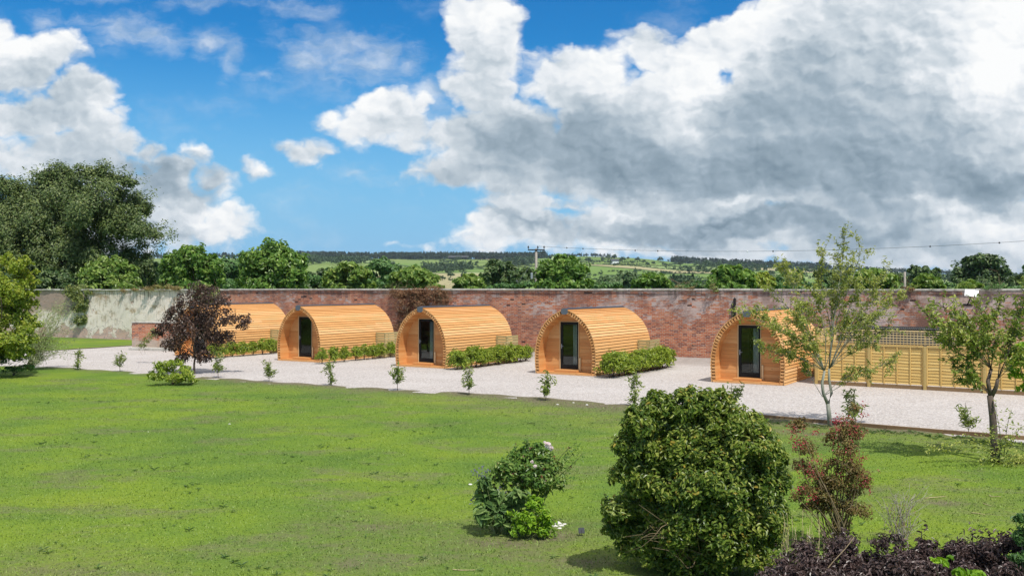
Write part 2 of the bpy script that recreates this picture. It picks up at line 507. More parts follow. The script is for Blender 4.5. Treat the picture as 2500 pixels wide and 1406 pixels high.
def m_brick(nt, bs):
    o, x, z, vec, c, fac, r = brick_base(nt)
    # lime bloom and old limewash: pale in patches, strongest on the upper courses and to the east
    p = nt.comb(nt.m('MULTIPLY', x, .55), z, 0)
    n1 = nt.noise(p, 1.1, 6, .68, dim='2D')
    n2 = nt.noise(nt.comb(nt.m('MULTIPLY', x, .35), nt.m('MULTIPLY', z, 1.6), 0), 6.0, 5, .7, dim='2D')
    up = nt.step(z, .9, 2.6, -.20, .05)
    east = nt.step(x, -16, 6, -.08, .07)
    f = nt.m('ADD', nt.m('ADD', nt.m('MULTIPLY', n1, .62), nt.m('MULTIPLY', n2, .46)), nt.m('ADD', up, east))
    f = nt.m('ADD', f, nt.m('MULTIPLY_ADD', r, .16, -.08))
    w = nt.step(f, .545, .655, 0, .8)
    c = nt.mix(w, c, (.58, .50, .46))
    mo = nt.noise(nt.comb(nt.m('MULTIPLY', x, .7), z, 9.0), 2.6, 6, .72)
    c = nt.mix(nt.step(mo, .46, .66, 0, .65), c, (.21, .075, .05))
    mo2 = nt.noise(nt.comb(nt.m('MULTIPLY', x, .6), nt.m('MULTIPLY', z, 1.3), 5.0), 7.0, 4, .7)
    c = nt.mix(nt.step(mo2, .58, .72, 0, .7), c, (.62, .53, .48))
    # dark soot and algae
    d = nt.noise(nt.comb(nt.m('MULTIPLY', x, .8), nt.m('MULTIPLY', z, .5), 3.1), .8, 5, .65)
    fe = nt.step(x, 3, 9, 0, .6)
    c = nt.mix(nt.m('MULTIPLY', nt.step(d, .46, .66), nt.m('ADD', .5, fe)), c, (.205, .105, .075))
    # run-off streaks below the coping
    st = nt.noise(nt.comb(nt.m('MULTIPLY', x, 3.0), nt.m('MULTIPLY', z, .12), 0), 1.5, 4, .6, dim='2D')
    top = nt.m('MULTIPLY', nt.step(z, 2.7, 3.3), nt.step(st, .45, .7, .1, .7))
    c = nt.mix(top, c, (.12, .095, .085))
    # cut out bricks: the dark of the holes is painted into the colour
    hole = nt.m('GREATER_THAN', nt.m('MULTIPLY', r, nt.step(nt.noise(p, .9, 2, .5, dim='2D'), .5, .62)), .965)
    c = nt.mix(hole, c, (.05, .025, .02))
    foot = nt.m('MULTIPLY', nt.step(z, .35, .0), .6)
    c = nt.mix(foot, c, (.30, .26, .23))
    nt.put(bs.inputs['Base Color'], c)
    nt.put(bs.inputs['Normal'], nt.bump(nt.m('SUBTRACT', nt.noise(o, 20, 4, .6), nt.m('MULTIPLY', fac, .8)), .7, .02))
    bs.inputs['Roughness'].default_value = .9


def m_plaster(nt, bs):
    o, x, z, vec, cb, fac, r = brick_base(nt)
    cb = nt.mix(.5, cb, (.72, .60, .54))
    n1 = nt.noise(nt.comb(nt.m('MULTIPLY', x, .8), z, 0), .9, 6, .65, dim='2D')
    n2 = nt.noise(nt.comb(nt.m('MULTIPLY', x, 5.0), nt.m('MULTIPLY', z, .35), 0), 1.6, 6, .7, dim='2D')
    c = nt.ramp(nt.m('ADD', nt.m('MULTIPLY', n1, .6), nt.m('MULTIPLY', n2, .4)),
                [(.28, (.30, .26, .20)), (.38, (.62, .57, .49)), (.45, (.84, .81, .77)), (.7, (.92, .90, .88))])
    tan = nt.step(nt.noise(nt.comb(nt.m('MULTIPLY', x, .6), z, 7.7), .8, 6, .7), .52, .62, 0, .85)
    c = nt.mix(tan, c, (.44, .34, .21))
    grey = nt.step(nt.noise(nt.comb(nt.m('MULTIPLY', x, 1.6), nt.m('MULTIPLY', z, .8), 2.2), 1.4, 6, .75), .54, .66, 0, .6)
    c = nt.mix(grey, c, (.42, .385, .34))
    dark = nt.m('MULTIPLY', nt.step(z, 2.2, 3.3), nt.step(n2, .47, .68, 0, .9))
    c = nt.mix(dark, c, (.13, .12, .09))
    hole = nt.step(nt.m('ADD', n1, nt.m('ADD', nt.step(z, 1.1, .2, 0, .26), nt.step(x, -42.8, -44.2, 0, .0))), .66, .69)
    # the far west end lost its render on the upper half
    west = nt.m('MULTIPLY', nt.step(x, -44.5, -45.5), nt.step(nt.m('ADD', z, nt.m('MULTIPLY', n1, 1.6)), 2.3, 2.7))
    c = nt.mix(1.0, c, (1.0, .905, .83), 'MULTIPLY')
    c = nt.mix(nt.m('MAXIMUM', hole, west), c, nt.mix(west, cb, nt.mix(.5, cb, (.20, .16, .14))))
    crack = nt.step(nt.vor(nt.vm('ADD', o, nt.scale(nt.noise(o, 2, 3, color=True), .7)), .7, feature='DISTANCE_TO_EDGE'), .012, .004)
    c = nt.mix(nt.m('MULTIPLY', crack, .6), c, (.2, .18, .15))
    nt.put(bs.inputs['Base Color'], c)
    nt.put(bs.inputs['Normal'], nt.bump(nt.m('SUBTRACT', nt.noise(o, 8, 5, .65), nt.m('MULTIPLY', hole, 1.0)), .7, .03))
    bs.inputs['Roughness'].default_value = .9


def m_coping(nt, bs):
    o = nt.coord()
    n = nt.noise(o, 2.3, 6, .7)
    c = nt.ramp(n, [(.3, (.20, .19, .16)), (.48, (.46, .44, .39)), (.7, (.68, .66, .60))])
    c = nt.mix(nt.m('MULTIPLY', nt.island(), .35), c, (.30, .28, .24))
    nt.put(bs.inputs['Base Color'], c)
    nt.put(bs.inputs['Normal'], nt.bump(n, .5, .02))
    bs.inputs['Roughness'].default_value = .9


def m_ruin(nt, bs):
    o, x, z, vec, c, fac, r = brick_base(nt)
    n = nt.noise(o, 1.5, 6, .7)
    c = nt.mix(nt.step(nt.m('ADD', n, nt.step(z, .95, .2, -.05, .22)), .52, .62, 0, .85), c, (.52, .44, .36))
    c = nt.mix(nt.step(nt.noise(o, 4, 5, .7), .55, .7, 0, .7), c, (.20, .15, .12))
    nt.put(bs.inputs['Base Color'], c)
    nt.put(bs.inputs['Normal'], nt.bump(nt.m('SUBTRACT', nt.noise(o, 12, 4, .6), fac), .8, .03))
    bs.inputs['Roughness'].default_value = .95
M['ruin'] = material('weathered_brick', m_ruin)
M['brick'] = material('old_brick', m_brick)
M['plaster'] = material('flaking_plaster', m_plaster)
M['coping'] = material('stone_coping', m_coping)


def m_wood(name, lo, mid, hi, grain=(1, 14, 14), rough=.6, knots=True, spec=.3, axis=None):
    """grain: object-space stretch of the figure (small number = along the grain); colour changes board by board"""
    def fn(nt, bs):
        o = nt.coord()
        r = nt.island()
        off = nt.comb(nt.m('MULTIPLY', r, 31.0), nt.m('MULTIPLY', r, 17.0), nt.m('MULTIPLY', r, 9.0))
        v = nt.vm('ADD', nt.vm('MULTIPLY', o, grain), off)
        n = nt.noise(v, 1.6, 6, .62, 1.0)
        f = nt.m('ADD', nt.m('MULTIPLY', r, .45), nt.m('MULTIPLY_ADD', n, .75, -.1), clamp=True)
        c = nt.ramp(f, [(.15, lo), (.5, mid), (.9, hi)])
        if knots:
            k = nt.vor(nt.vm('ADD', nt.vm('MULTIPLY', o, tuple(g ** .5 * 1.3 for g in grain)), off), 1.5)
            c = nt.mix(nt.step(k, .10, .05, 0, .75), c, tuple(q * .35 for q in lo))
        nt.put(bs.inputs['Base Color'], c)
        nt.put(bs.inputs['Normal'], nt.bump(n, .25, .006))
        bs.inputs['Roughness'].default_value = rough
        bs.inputs['Specular IOR Level'].default_value = spec
    return material(name, fn)
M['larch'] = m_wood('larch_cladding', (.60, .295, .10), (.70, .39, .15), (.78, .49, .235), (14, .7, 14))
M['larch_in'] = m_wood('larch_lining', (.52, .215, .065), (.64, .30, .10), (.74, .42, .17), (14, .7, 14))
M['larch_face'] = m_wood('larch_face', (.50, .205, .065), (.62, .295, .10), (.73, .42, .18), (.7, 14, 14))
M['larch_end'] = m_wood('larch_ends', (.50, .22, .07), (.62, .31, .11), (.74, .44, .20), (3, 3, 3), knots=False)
M['pale_trim'] = m_wood('pale_trim', (.60, .42, .22), (.68, .50, .28), (.74, .58, .36), (8, 8, .6), knots=False)
M['binstore'] = m_wood('treated_slats', (.36, .30, .14), (.46, .38, .19), (.55, .47, .26), (1, 1, 14), knots=False)
M['fence'] = m_wood('fence_boards', (.58, .37, .115), (.68, .46, .155), (.76, .55, .21), (.7, 14, 14))
M['fence_post'] = m_wood('fence_posts', (.38, .27, .09), (.48, .34, .12), (.56, .42, .18), (12, 12, .7))
M['lattice'] = m_wood('lattice', (.58, .42, .19), (.66, .50, .25), (.74, .60, .34), (2, 2, 2), knots=False)
M['edging'] = m_wood('edging_board', (.16, .10, .05), (.24, .15, .075), (.30, .19, .09), (.7, 14, 14))
M['pole'] = m_wood('weathered_pole', (.22, .19, .16), (.32, .28, .24), (.42, .38, .33), (8, 8, .5), knots=False)
M['black_frame'] = material('black_frame', None, .55, (.008, .0085, .009), 0, .25)
M['ridge'] = material('ridge_metal', None, .42, (.055, .062, .075), .3, .5)
M['ridge_end'] = material('ridge_end', None, .5, (.12, .14, .16), .2, .4)
M['curtain'] = material('curtain', None, .9, (.78, .77, .73))
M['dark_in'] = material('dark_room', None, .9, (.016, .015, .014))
M['white_panel'] = material('white_panel', None, .35, (.82, .83, .86))
M['iron'] = material('dark_iron', None, .6, (.02, .017, .018), .3)
M['steel'] = material('grey_steel', None, .5, (.33, .36, .38), .3)
M['cable'] = material('cable', None, .6, (.09, .10, .11))
M['slate'] = material('slate_label', None, .85, (.07, .075, .085), 0, .2)
M['stone'] = material('white_stone', None, .8, (.70, .68, .64))
M['corrugated'] = material('corrugated_sheet', None, .7, (.26, .25, .24), .2)
M['shed'] = material('dark_shed_boards', None, .8, (.05, .055, .06))


def m_glass(nt, bs):
    out = [q for q in nt.n if q.type == 'OUTPUT_MATERIAL'][0]
    tr = nt.node('ShaderNodeBsdfTransparent'); nt.put(tr.inputs[0], (.72, .75, .74))
    gl = nt.node('ShaderNodeBsdfGlossy'); gl.inputs['Roughness'].default_value = .015; nt.put(gl.inputs[0], (.9, .95, .95))
    mx = nt.node('ShaderNodeMixShader')
    fr = nt.node('ShaderNodeFresnel'); fr.inputs['IOR'].default_value = 1.5
    nt.l.new(fr.outputs[0], mx.inputs[0])
    nt.l.new(tr.outputs[0], mx.inputs[1]); nt.l.new(gl.outputs[0], mx.inputs[2])
    nt.l.new(mx.outputs[0], out.inputs[0])
M['glass'] = material('door_glass', m_glass)


def m_gravel(nt, bs):
    o = nt.coord()
    cell = nt.vor(o, 26, out='Color')
    s = nt.sep(cell)
    d = nt.vor(o, 26)
    n = nt.noise(o, .35, 4, .6)
    n2 = nt.noise(o, 5.0, 4, .7)
    c = nt.ramp(s[0], [(0, (.25, .215, .195)), (.3, (.42, .38, .355)), (.7, (.53, .485, .46)), (1, (.68, .65, .625))])
    c = nt.mix(nt.m('MULTIPLY_ADD', n2, .9, -.2, clamp=True), c, (.40, .362, .34))
    c = nt.mix(nt.step(n, .45, .7, 0, .35), c, (.56, .525, .505))
    c = nt.mix(nt.step(d, .03, .018, 0, .25), c, (.30, .26, .24))
    at = nt.node('ShaderNodeAttribute', attribute_name='rough_ground').outputs['Fac']
    c = nt.mix(nt.m('MULTIPLY', at, nt.step(nt.noise(o, 3, 5, .7), .3, .6, .5, .95)), c, (.30, .265, .24))
    nt.put(bs.inputs['Base Color'], c)
    nt.put(bs.inputs['Normal'], nt.bump(nt.m('ADD', nt.m('MULTIPLY', d, -1.0), n2), .55, .03))
    bs.inputs['Roughness'].default_value = .95
M['gravel'] = material('pinkish_gravel', m_gravel)


def grass_colour(nt, o):
    """worn mown lawn: yellow-green, greener lanes, thin greyish patches"""
    a = nt.noise(o, .23, 5, .62)
    b = nt.noise(nt.vm('MULTIPLY', o, (.35, 1, 1)), .55, 5, .65)
    f = nt.noise(o, 6.0, 5, .7)
    c = nt.ramp(a, [(.32, (.100, .18, .031)), (.47, (.145, .232, .031)), (.56, (.177, .262, .028)), (.70, (.212, .282, .030))])
    c = nt.mix(nt.step(b, .50, .68, 0, .5), c, (.085, .165, .036))
    return c, a, b, f


def m_lawn(nt, bs):
    o = nt.coord()
    c, a, b, f = grass_colour(nt, o)
    thin = nt.noise(nt.vm('MULTIPLY', o, (.6, 1, 1)), .75, 6, .68)
    patch = nt.step(thin, .50, .64, 0, .6)
    c = nt.mix(nt.m('MULTIPLY', patch, nt.step(f, .30, .55)), c, (.18, .165, .095))
    sp = nt.noise(o, 24.0, 3, .75)
    c = nt.mix(nt.step(sp, .53, .68, 0, .7), c, (.055, .12, .02))
    c = nt.mix(nt.step(sp, .45, .3, 0, .5), c, (.31, .36, .08))
    cl = nt.noise(o, 3.2, 6, .75)
    c = nt.mix(nt.step(cl, .55, .68, 0, .5), c, (.075, .15, .03))
    at = nt.node('ShaderNodeAttribute', attribute_name='edge').outputs['Fac']
    wig = nt.m('MULTIPLY_ADD', nt.noise(o, .9, 5, .7), 2.0, -1.0)
    bare = nt.step(nt.m('ADD', at, nt.m('MULTIPLY', wig, .9)), 1.0, .1, 0, .9)
    soil = nt.ramp(nt.noise(o, 9, 5, .7), [(.3, (.09, .07, .052)), (.55, (.19, .15, .115)), (.8, (.31, .26, .21))])
    c = nt.mix(bare, c, soil)
    mid = nt.step(nt.m('ADD', at, nt.m('MULTIPLY', wig, 1.4)), 3.2, .8, 0, .5)
    c = nt.mix(nt.m('MULTIPLY', mid, nt.step(f, .3, .6)), c, (.165, .16, .08))
    nt.put(bs.inputs['Base Color'], c)
    nt.put(bs.inputs['Normal'], nt.bump(nt.m('ADD', sp, nt.m('MULTIPLY', f, 1.5)), .6, .05))
    bs.inputs['Roughness'].default_value = .95
    bs.inputs['Specular IOR Level'].default_value = .1
M['lawn'] = material('worn_lawn', m_lawn)


def m_blades(nt, bs):
    o = nt.coord()
    c, a, b, f = grass_colour(nt, o)
    r = nt.island()
    thin = nt.noise(nt.vm('MULTIPLY', o, (.6, 1, 1)), .75, 6, .68)
    c = nt.mix(nt.step(thin, .50, .64, 0, .6), c, (.19, .20, .09))
    c = nt.mix(nt.step(r, .5, 1, 0, .6), c, (.29, .36, .085))
    c = nt.mix(nt.step(r, .35, .0, 0, .4), c, (.10, .19, .03))
    nt.put(bs.inputs['Base Color'], c)
    bs.inputs['Roughness'].default_value = .6
M['blades'] = material('grass_blades', m_blades)
M['weed'] = LT('weed_leaves', (0.055, 0.121, 0.028), (0.110, 0.198, 0.044), (0.209, 0.297, 0.088), .5, .25)


def m_fields(nt, bs):
    o = nt.coord()
    s = nt.sep(o)
    v = nt.comb(nt.m('MULTIPLY', s[0], .0052), nt.m('MULTIPLY', s[1], .0036), 0)
    v = nt.vm('ADD', v, nt.scale(nt.noise(o, .006, 2, .5, color=True), .22))
    r = nt.sep(nt.vor(v, 1.0, out='Color', dim='2D'))
    e = nt.vor(v, 1.0, feature='DISTANCE_TO_EDGE', dim='2D')
    c = nt.ramp(r[0], [(0, (.20, .27, .09)), (.22, (.28, .36, .15)), (.42, (.17, .26, .08)), (.6, (.33, .38, .19)), (.74, (.24, .30, .10)), (.88, (.40, .35, .21))], 'CONSTANT')
    st = nt.noise(nt.vm('MULTIPLY', o, (.02, .16, 1)), 1.0, 4, .6)
    c = nt.mix(nt.m('MULTIPLY', st, .35), c, (.12, .17, .05))
    c = nt.mix(nt.step(e, .035, .018, 0, .85), c, (.035, .06, .03))
    near = nt.step(s[1], 260, 180)
    c = nt.mix(near, c, (.10, .16, .04))
    nt.put(bs.inputs['Base Color'], c)
    bs.inputs['Roughness'].default_value = 1.0
    bs.inputs['Specular IOR Level'].default_value = .0
M['fields'] = material('farm_fields', m_fields)
# ------------------------------------------------------------------ terrain, gravel, lawn
R_PX = [(-1200, 640), (-300, 634), (300, 630), (740, 629), (900, 631), (1100, 631), (1290, 632), (1420, 626), (1560, 630), (1650, 640), (1800, 648), (1900, 653),
        (2100, 661), (2300, 669), (2500, 677), (3000, 690), (4200, 700)]
Y0, Y1 = 300., 2200.


def ridge(X, Y):
    k = CX + F * X / np.maximum(Y, 1.)
    y = np.interp(k, [a for a, b in R_PX], [b for a, b in R_PX])
    return H + (HY - y) * Y1 / F


def hill(X, Y):
    X = np.asarray(X, float); Y = np.asarray(Y, float)
    t = np.clip((Y - Y0) / (Y1 - Y0), 0, 1)
    z = ridge(X, Y) * t ** 1.25
    und = np.sin(X * .011 + Y * .003) * np.sin(Y * .009 + 1) * 3.2 + np.sin(X * .027 + 2) * np.sin(Y * .02) * 1.2
    z = z + und * np.clip((Y - 420) / 400, 0, 1) * np.clip((Y1 - Y) / 300, 0.15, 1)
    back = np.clip((Y - Y1) / 900., 0, 1)
    return z * (1 - back * back * (3 - 2 * back)) - .05


def hz(X, Y):
    return float(hill(np.array([X]), np.array([Y]))[0])


ys = np.concatenate([np.linspace(-120, 240, 25), np.geomspace(262, 2300, 90), np.linspace(2350, 6000, 14)])
us = np.linspace(-1.3, 1.3, 170)
Yg = np.repeat(ys[:, None], len(us), 1)
Xg = us[None, :] * (np.maximum(Yg, 0) + 170)
Zg = hill(Xg, Yg)
nr, nc = Yg.shape
ii = (np.arange(nr - 1)[:, None] * nc + np.arange(nc - 1)[None, :]).ravel()
tag(link_mesh('ground', np_mesh('ground', np.stack([Xg, Yg, Zg], -1).reshape(-1, 3), [np.stack([ii, ii + 1, ii + nc + 1, ii + nc], -1)], M['fields'], smooth=True)), kind='structure')

# front edge of the gravel, read on the flat ground
EDGE_PX = [(-420, 886), (-150, 890), (100, 895), (420, 914), (680, 934), (960, 950), (1250, 966), (1550, 990), (1870, 1021), (2230, 1052), (2500, 1073), (2950, 1108), (3600, 1155)]
EDGE = np.array([G(*p) for p in EDGE_PX])


def resample(pts, step):
    pts = np.asarray(pts, float)
    s = np.concatenate([[0], np.cumsum(np.linalg.norm(np.diff(pts, axis=0), axis=1))])
    t = np.linspace(0, s[-1], max(2, int(s[-1] / step)))
    return np.stack([np.interp(t, s, pts[:, i]) for i in range(pts.shape[1])], -1)


def smooth_line(p, n=6):
    p = p.copy()
    for _ in range(n): p[1:-1] = (p[:-2] + 2 * p[1:-1] + p[2:]) / 4
    return p


rg = np.random.default_rng(5)
edge = smooth_line(resample(EDGE, .22), 25)
wob = np.cumsum(rg.normal(0, .006, len(edge))); wob -= np.convolve(np.pad(wob, 12, 'edge'), np.ones(25) / 25, 'valid')
edge_w = edge.copy(); edge_w[:, 1] += wob + rg.normal(0, .010, len(edge))


def sheet(name, A, B, n, z, mat, attr=None, attr_fn=None, ease=1.0, zfn=None):
    """ruled strip between polylines A and B (same length), n rows"""
    t = np.linspace(0, 1, n) ** ease
    V2 = A[None] * (1 - t[:, None, None]) + B[None] * t[:, None, None]
    d = np.linalg.norm(V2 - A[None], axis=2)
    Z = np.full(d.shape, z) if zfn is None else z + zfn(V2[..., 0], V2[..., 1])
    V3 = np.concatenate([V2, Z[..., None]], -1).reshape(-1, 3)
    r, c = d.shape
    k = (np.arange(r - 1)[:, None] * c + np.arange(c - 1)[None, :]).ravel()
    me = np_mesh(name, V3, [np.stack([k, k + 1, k + c + 1, k + c], -1)], mat, smooth=True)
    if attr:
        a = me.attributes.new(attr, 'FLOAT', 'POINT')
        a.data.foreach_set('value', attr_fn(d, V2).astype(np.float32).ravel())
    # face up
    if me.polygons[0].normal.z < 0:
        me.flip_normals()
    return link_mesh(name, me)


front = np.stack([np.linspace(-40, 22, len(edge)), np.full(len(edge), 3.0)], -1)
lump = lambda X, Y: .018 * np.sin(X * 1.7 + Y * .6) * np.sin(Y * 1.3) + .012 * np.sin(X * 3.1 - Y * 2.3)
BARE = [(1250, 1322, .9), (1330, 1312, .7), (1180, 1318, .6), (1440, 1372, .7), (1930, 1052, 1.2), (1330, 978, .9), (1145, 962, .6), (970, 952, .5), (808, 940, .5), (657, 930, .5), (1549, 990, .9), (1420, 985, .9), (930, 1290, .6), (860, 1375, .5), (90, 1395, .7), (560, 925, .5), (2000, 1060, .8), (2300, 1230, .6)]


def lawn_wear(d, V):
    X, Y = V[..., 0], V[..., 1]
    e = d / np.clip(.4 + .8 * (X > -14) + 1.8 * np.exp(-((X - 3.5) / 5) ** 2), .3, 4)
    for px, py, rr in BARE:
        bx_, by_ = G(px, py)
        e = np.minimum(e, .25 + 1.1 * np.hypot((X - bx_) / 1.5, Y - by_) / rr)
    return e


lawn = sheet('lawn', edge_w, front, 160, .012, M['lawn'], 'edge', lawn_wear, 1.6,
             lambda X, Y: lump(X, Y))
tag(lawn, kind='structure')

# the garden wall's line: origin, direction, outward normal
WO, WU, WN = np.array((8.75, 45.7)), np.array((.873, -.488)), np.array((.488, .873))
WRZ = math.atan2(WU[1], WU[0])


def wall_t(px, off=0.0):
    """distance along the wall (off metres in front of it) seen at photo column px"""
    k = (px - CX) / F
    o = WO - WN * off
    return (o[1] * k - o[0]) / (WU[0] - k * WU[1])


def wall_pt(t, off=0.0):
    return WO + WU * t - WN * off


back = np.stack([wall_pt(t, -.2) for t in np.linspace(-75, 32, len(edge))])


def rough_ground(d, V):
    off = (V - WO) @ WN
    return np.clip((off + 2.4) / 1.3, 0, 1)


gravel = sheet('gravel_path', edge + np.array((0, -.6)), back, 70, 0.0, M['gravel'], 'rough_ground', rough_ground,
               zfn=lambda X, Y: .22 * np.clip((((X - WO[0]) * WN[0] + (Y - WO[1]) * WN[1]) + 1.9) / 1.9, 0, 1) ** 1.5 * np.clip((X * WU[0] + 20) / 6 + .5, 0, 1))
tag(gravel, kind='structure')

# grass verge at the foot of the plastered end of the wall
va = smooth_line(resample([G(-500, 868), G(-200, 862), G(100, 858), G(200, 852), G(320, 844), G(420, 840)], .4), 5)
va[:, 1] += rg.normal(0, .05, len(va))
vb = np.stack([wall_pt(t, 0.02) for t in np.linspace(wall_t(-500), wall_t(440), len(va))])
verge = sheet('grass_verge', va, vb, 24, .03, M['lawn'], 'edge', lambda d, V: d * 1.6 + .5)
tag(verge, kind='structure')
# ------------------------------------------------------------------ the old garden wall
def wall_loc(t, off=0.0, z=0.0):
    p = wall_pt(t, off)
    return (p[0], p[1], z)


rw = random.Random(11)
T0, T1 = -72.0, 30.0
TP = wall_t(538)                  # where the plastered part ends and clean brick starts
wall = empty('garden_wall', (WO[0], WO[1], 0), WRZ)
tag(wall, 'long tall old red brick garden wall with pale stone coping behind the cabins', 'wall')


def wavy_wall(name, x0, x1, z1, y0, y1, mat, amp=.012, nx=None):
    nx = nx or max(2, int((x1 - x0) / .35))
    nz = 9
    V, Fc = [], []
    for i in range(nx + 1):
        for j in range(nz + 1):
            x = x0 + (x1 - x0) * i / nx; z = -.1 + (z1 + .1) * j / nz
            y = y0 + amp * (math.sin(x * .9 + z) + math.sin(x * 2.3 - z * 1.7) + .6 * rw.uniform(-1, 1))
            V.append((x, y, z))
    q = nz + 1
    for i in range(nx):
        for j in range(nz):
            a = i * q + j
            Fc.append((a, a + q, a + q + 1, a + 1))
    n = len(V)
    V += [(x0, y1, -.1), (x0, y1, z1), (x1, y1, -.1), (x1, y1, z1)]
    Fc += [(n, n + 2, n + 3, n + 1)[::-1],
           tuple([n, n + 1] + [j for j in range(nz, -1, -1)]),
           tuple([n + 3, n + 2] + [nx * q + j for j in range(nz + 1)]),
           tuple([n + 1, n + 3] + [i * q + nz for i in range(nx, -1, -1)])]
    mb = MB(); mb.add(V, Fc)
    return mb.build(name, mat, wall)


wavy_wall('brick_face', TP, T1, 3.38, 0, .34, M['brick'])
pl = wavy_wall('plastered_face', T0, TP - .003, 3.34, .03, .34, M['plaster'], .02)
pl['label'] = 'whitewashed flaking plaster on the west end of the wall'
cp = MB()
x = T0
while x < T1:
    w = rw.uniform(.8, 1.5)
    zz = 3.385 + rw.uniform(-.006, .008) - (.035 if x < TP else 0)
    cp.bevbox(x + .006, min(x + w, T1) - .006, -.07 + rw.uniform(-.015, .01), .40, zz, zz + .09 + rw.uniform(-.008, .012), .02)
    x += w
cp.build('coping', M['coping'], wall)
oc = MB()                                   # projecting oversailing course under the coping
oc.box(TP, T1, -.035, .0, 3.27, 3.382)
oc.build('string_course', M['brick'], wall)

# low ruined brick wall standing in front of the plaster
S = G(322, 853)
rz_s = math.atan2(-.30, .95)
ruin = empty('ruined_wall', (S[0], S[1], 0), rz_s)
tag(ruin, 'low ruined brick wall with a bricked opening behind the purple-leaved tree', 'wall')
mb = MB(); mb.box(0, 1.75, 0, .34, -.1, 1.52); mb.box(1.75, 2.55, .08, .34, -.1, 1.50); mb.box(2.55, 4.4, 0, .34, -.1, 1.50); mb.box(0, .34, .34, 3.2, -.1, 1.5)
mb.build('brickwork', M['ruin'], ruin)
mb = MB(); x = -.04
while x < 4.4:
    w = rw.uniform(.5, .8); mb.bevbox(x, x + w - .01, -.04, .38, 1.53, 1.60, .015); x += w
mb.build('coping', M['coping'], ruin)
mb = MB(); mb.bevbox(.2, 3.4, -.55, -.003, -.02, .16, .03); mb.build('stone_step', M['coping'], ruin)

# ------------------------------------------------------------------ arched timber cabins
TH = rad(31)
HW = 1.37
PROF = [(1.33, 0.0), (1.36, .4), (1.365, .8), (1.325, 1.15), (1.235, 1.5), (1.08, 1.83), (.86, 2.12), (.58, 2.36), (.28, 2.53), (0.0, 2.64)]
PL, REC = 5.65, .58
DX0, DX1, DZ0, DZ1 = -.50, .33, .20, 2.12


def catmull(p, m=12):
    out = []
    q = [p[0]] + list(p) + [p[-1]]
    for i in range(1, len(q) - 2):
        for k in range(m):
            t = k / m
            out.append(tuple(.5 * ((2 * q[i][d]) + (-q[i - 1][d] + q[i + 1][d]) * t + (2 * q[i - 1][d] - 5 * q[i][d] + 4 * q[i + 1][d] - q[i + 2][d]) * t * t
                                   + (-q[i - 1][d] + 3 * q[i][d] - 3 * q[i + 1][d] + q[i + 2][d]) * t ** 3) for d in (0, 1)))
    out.append(tuple(p[-1]))
    return np.array(out)


CURVE = catmull(PROF)
CS = np.concatenate([[0], np.cumsum(np.linalg.norm(np.diff(CURVE, axis=0), axis=1))])


def prof(s, off=0.0, side=1):
    """point at arc length s on one side of the arch, moved outwards by off"""
    a = np.array([np.interp(s, CS, CURVE[:, i]) for i in (0, 1)])
    e = 1e-2
    b = np.array([np.interp(min(s + e, CS[-1]), CS, CURVE[:, i]) for i in (0, 1)]) - np.array([np.interp(max(s - e, 0), CS, CURVE[:, i]) for i in (0, 1)])
    b /= np.linalg.norm(b)
    p = a + np.array((b[1], -b[0])) * off
    return np.array((max(p[0], 0.0) * side, p[1]))


def width_at(z, off):
    """half width of the arch (moved in by -off) at height z"""
    P2 = np.array([prof(s, off) for s in np.linspace(0, CS[-1], 90)])
    if z >= P2[-1, 1]: return 0.0
    return float(np.interp(z, P2[:, 1], P2[:, 0]))


def quad_prism(mb, pts, y0, y1):
    """closed prism from 4 (x,z) points along y"""
    v = [(p[0], y0, p[1]) for p in pts] + [(p[0], y1, p[1]) for p in pts]
    n = len(pts)
    f = [tuple(range(n)), tuple(range(2 * n - 1, n - 1, -1))] + [(i, i + n, (i + 1) % n + n, (i + 1) % n) for i in range(n)]
    mb.add(v, f)


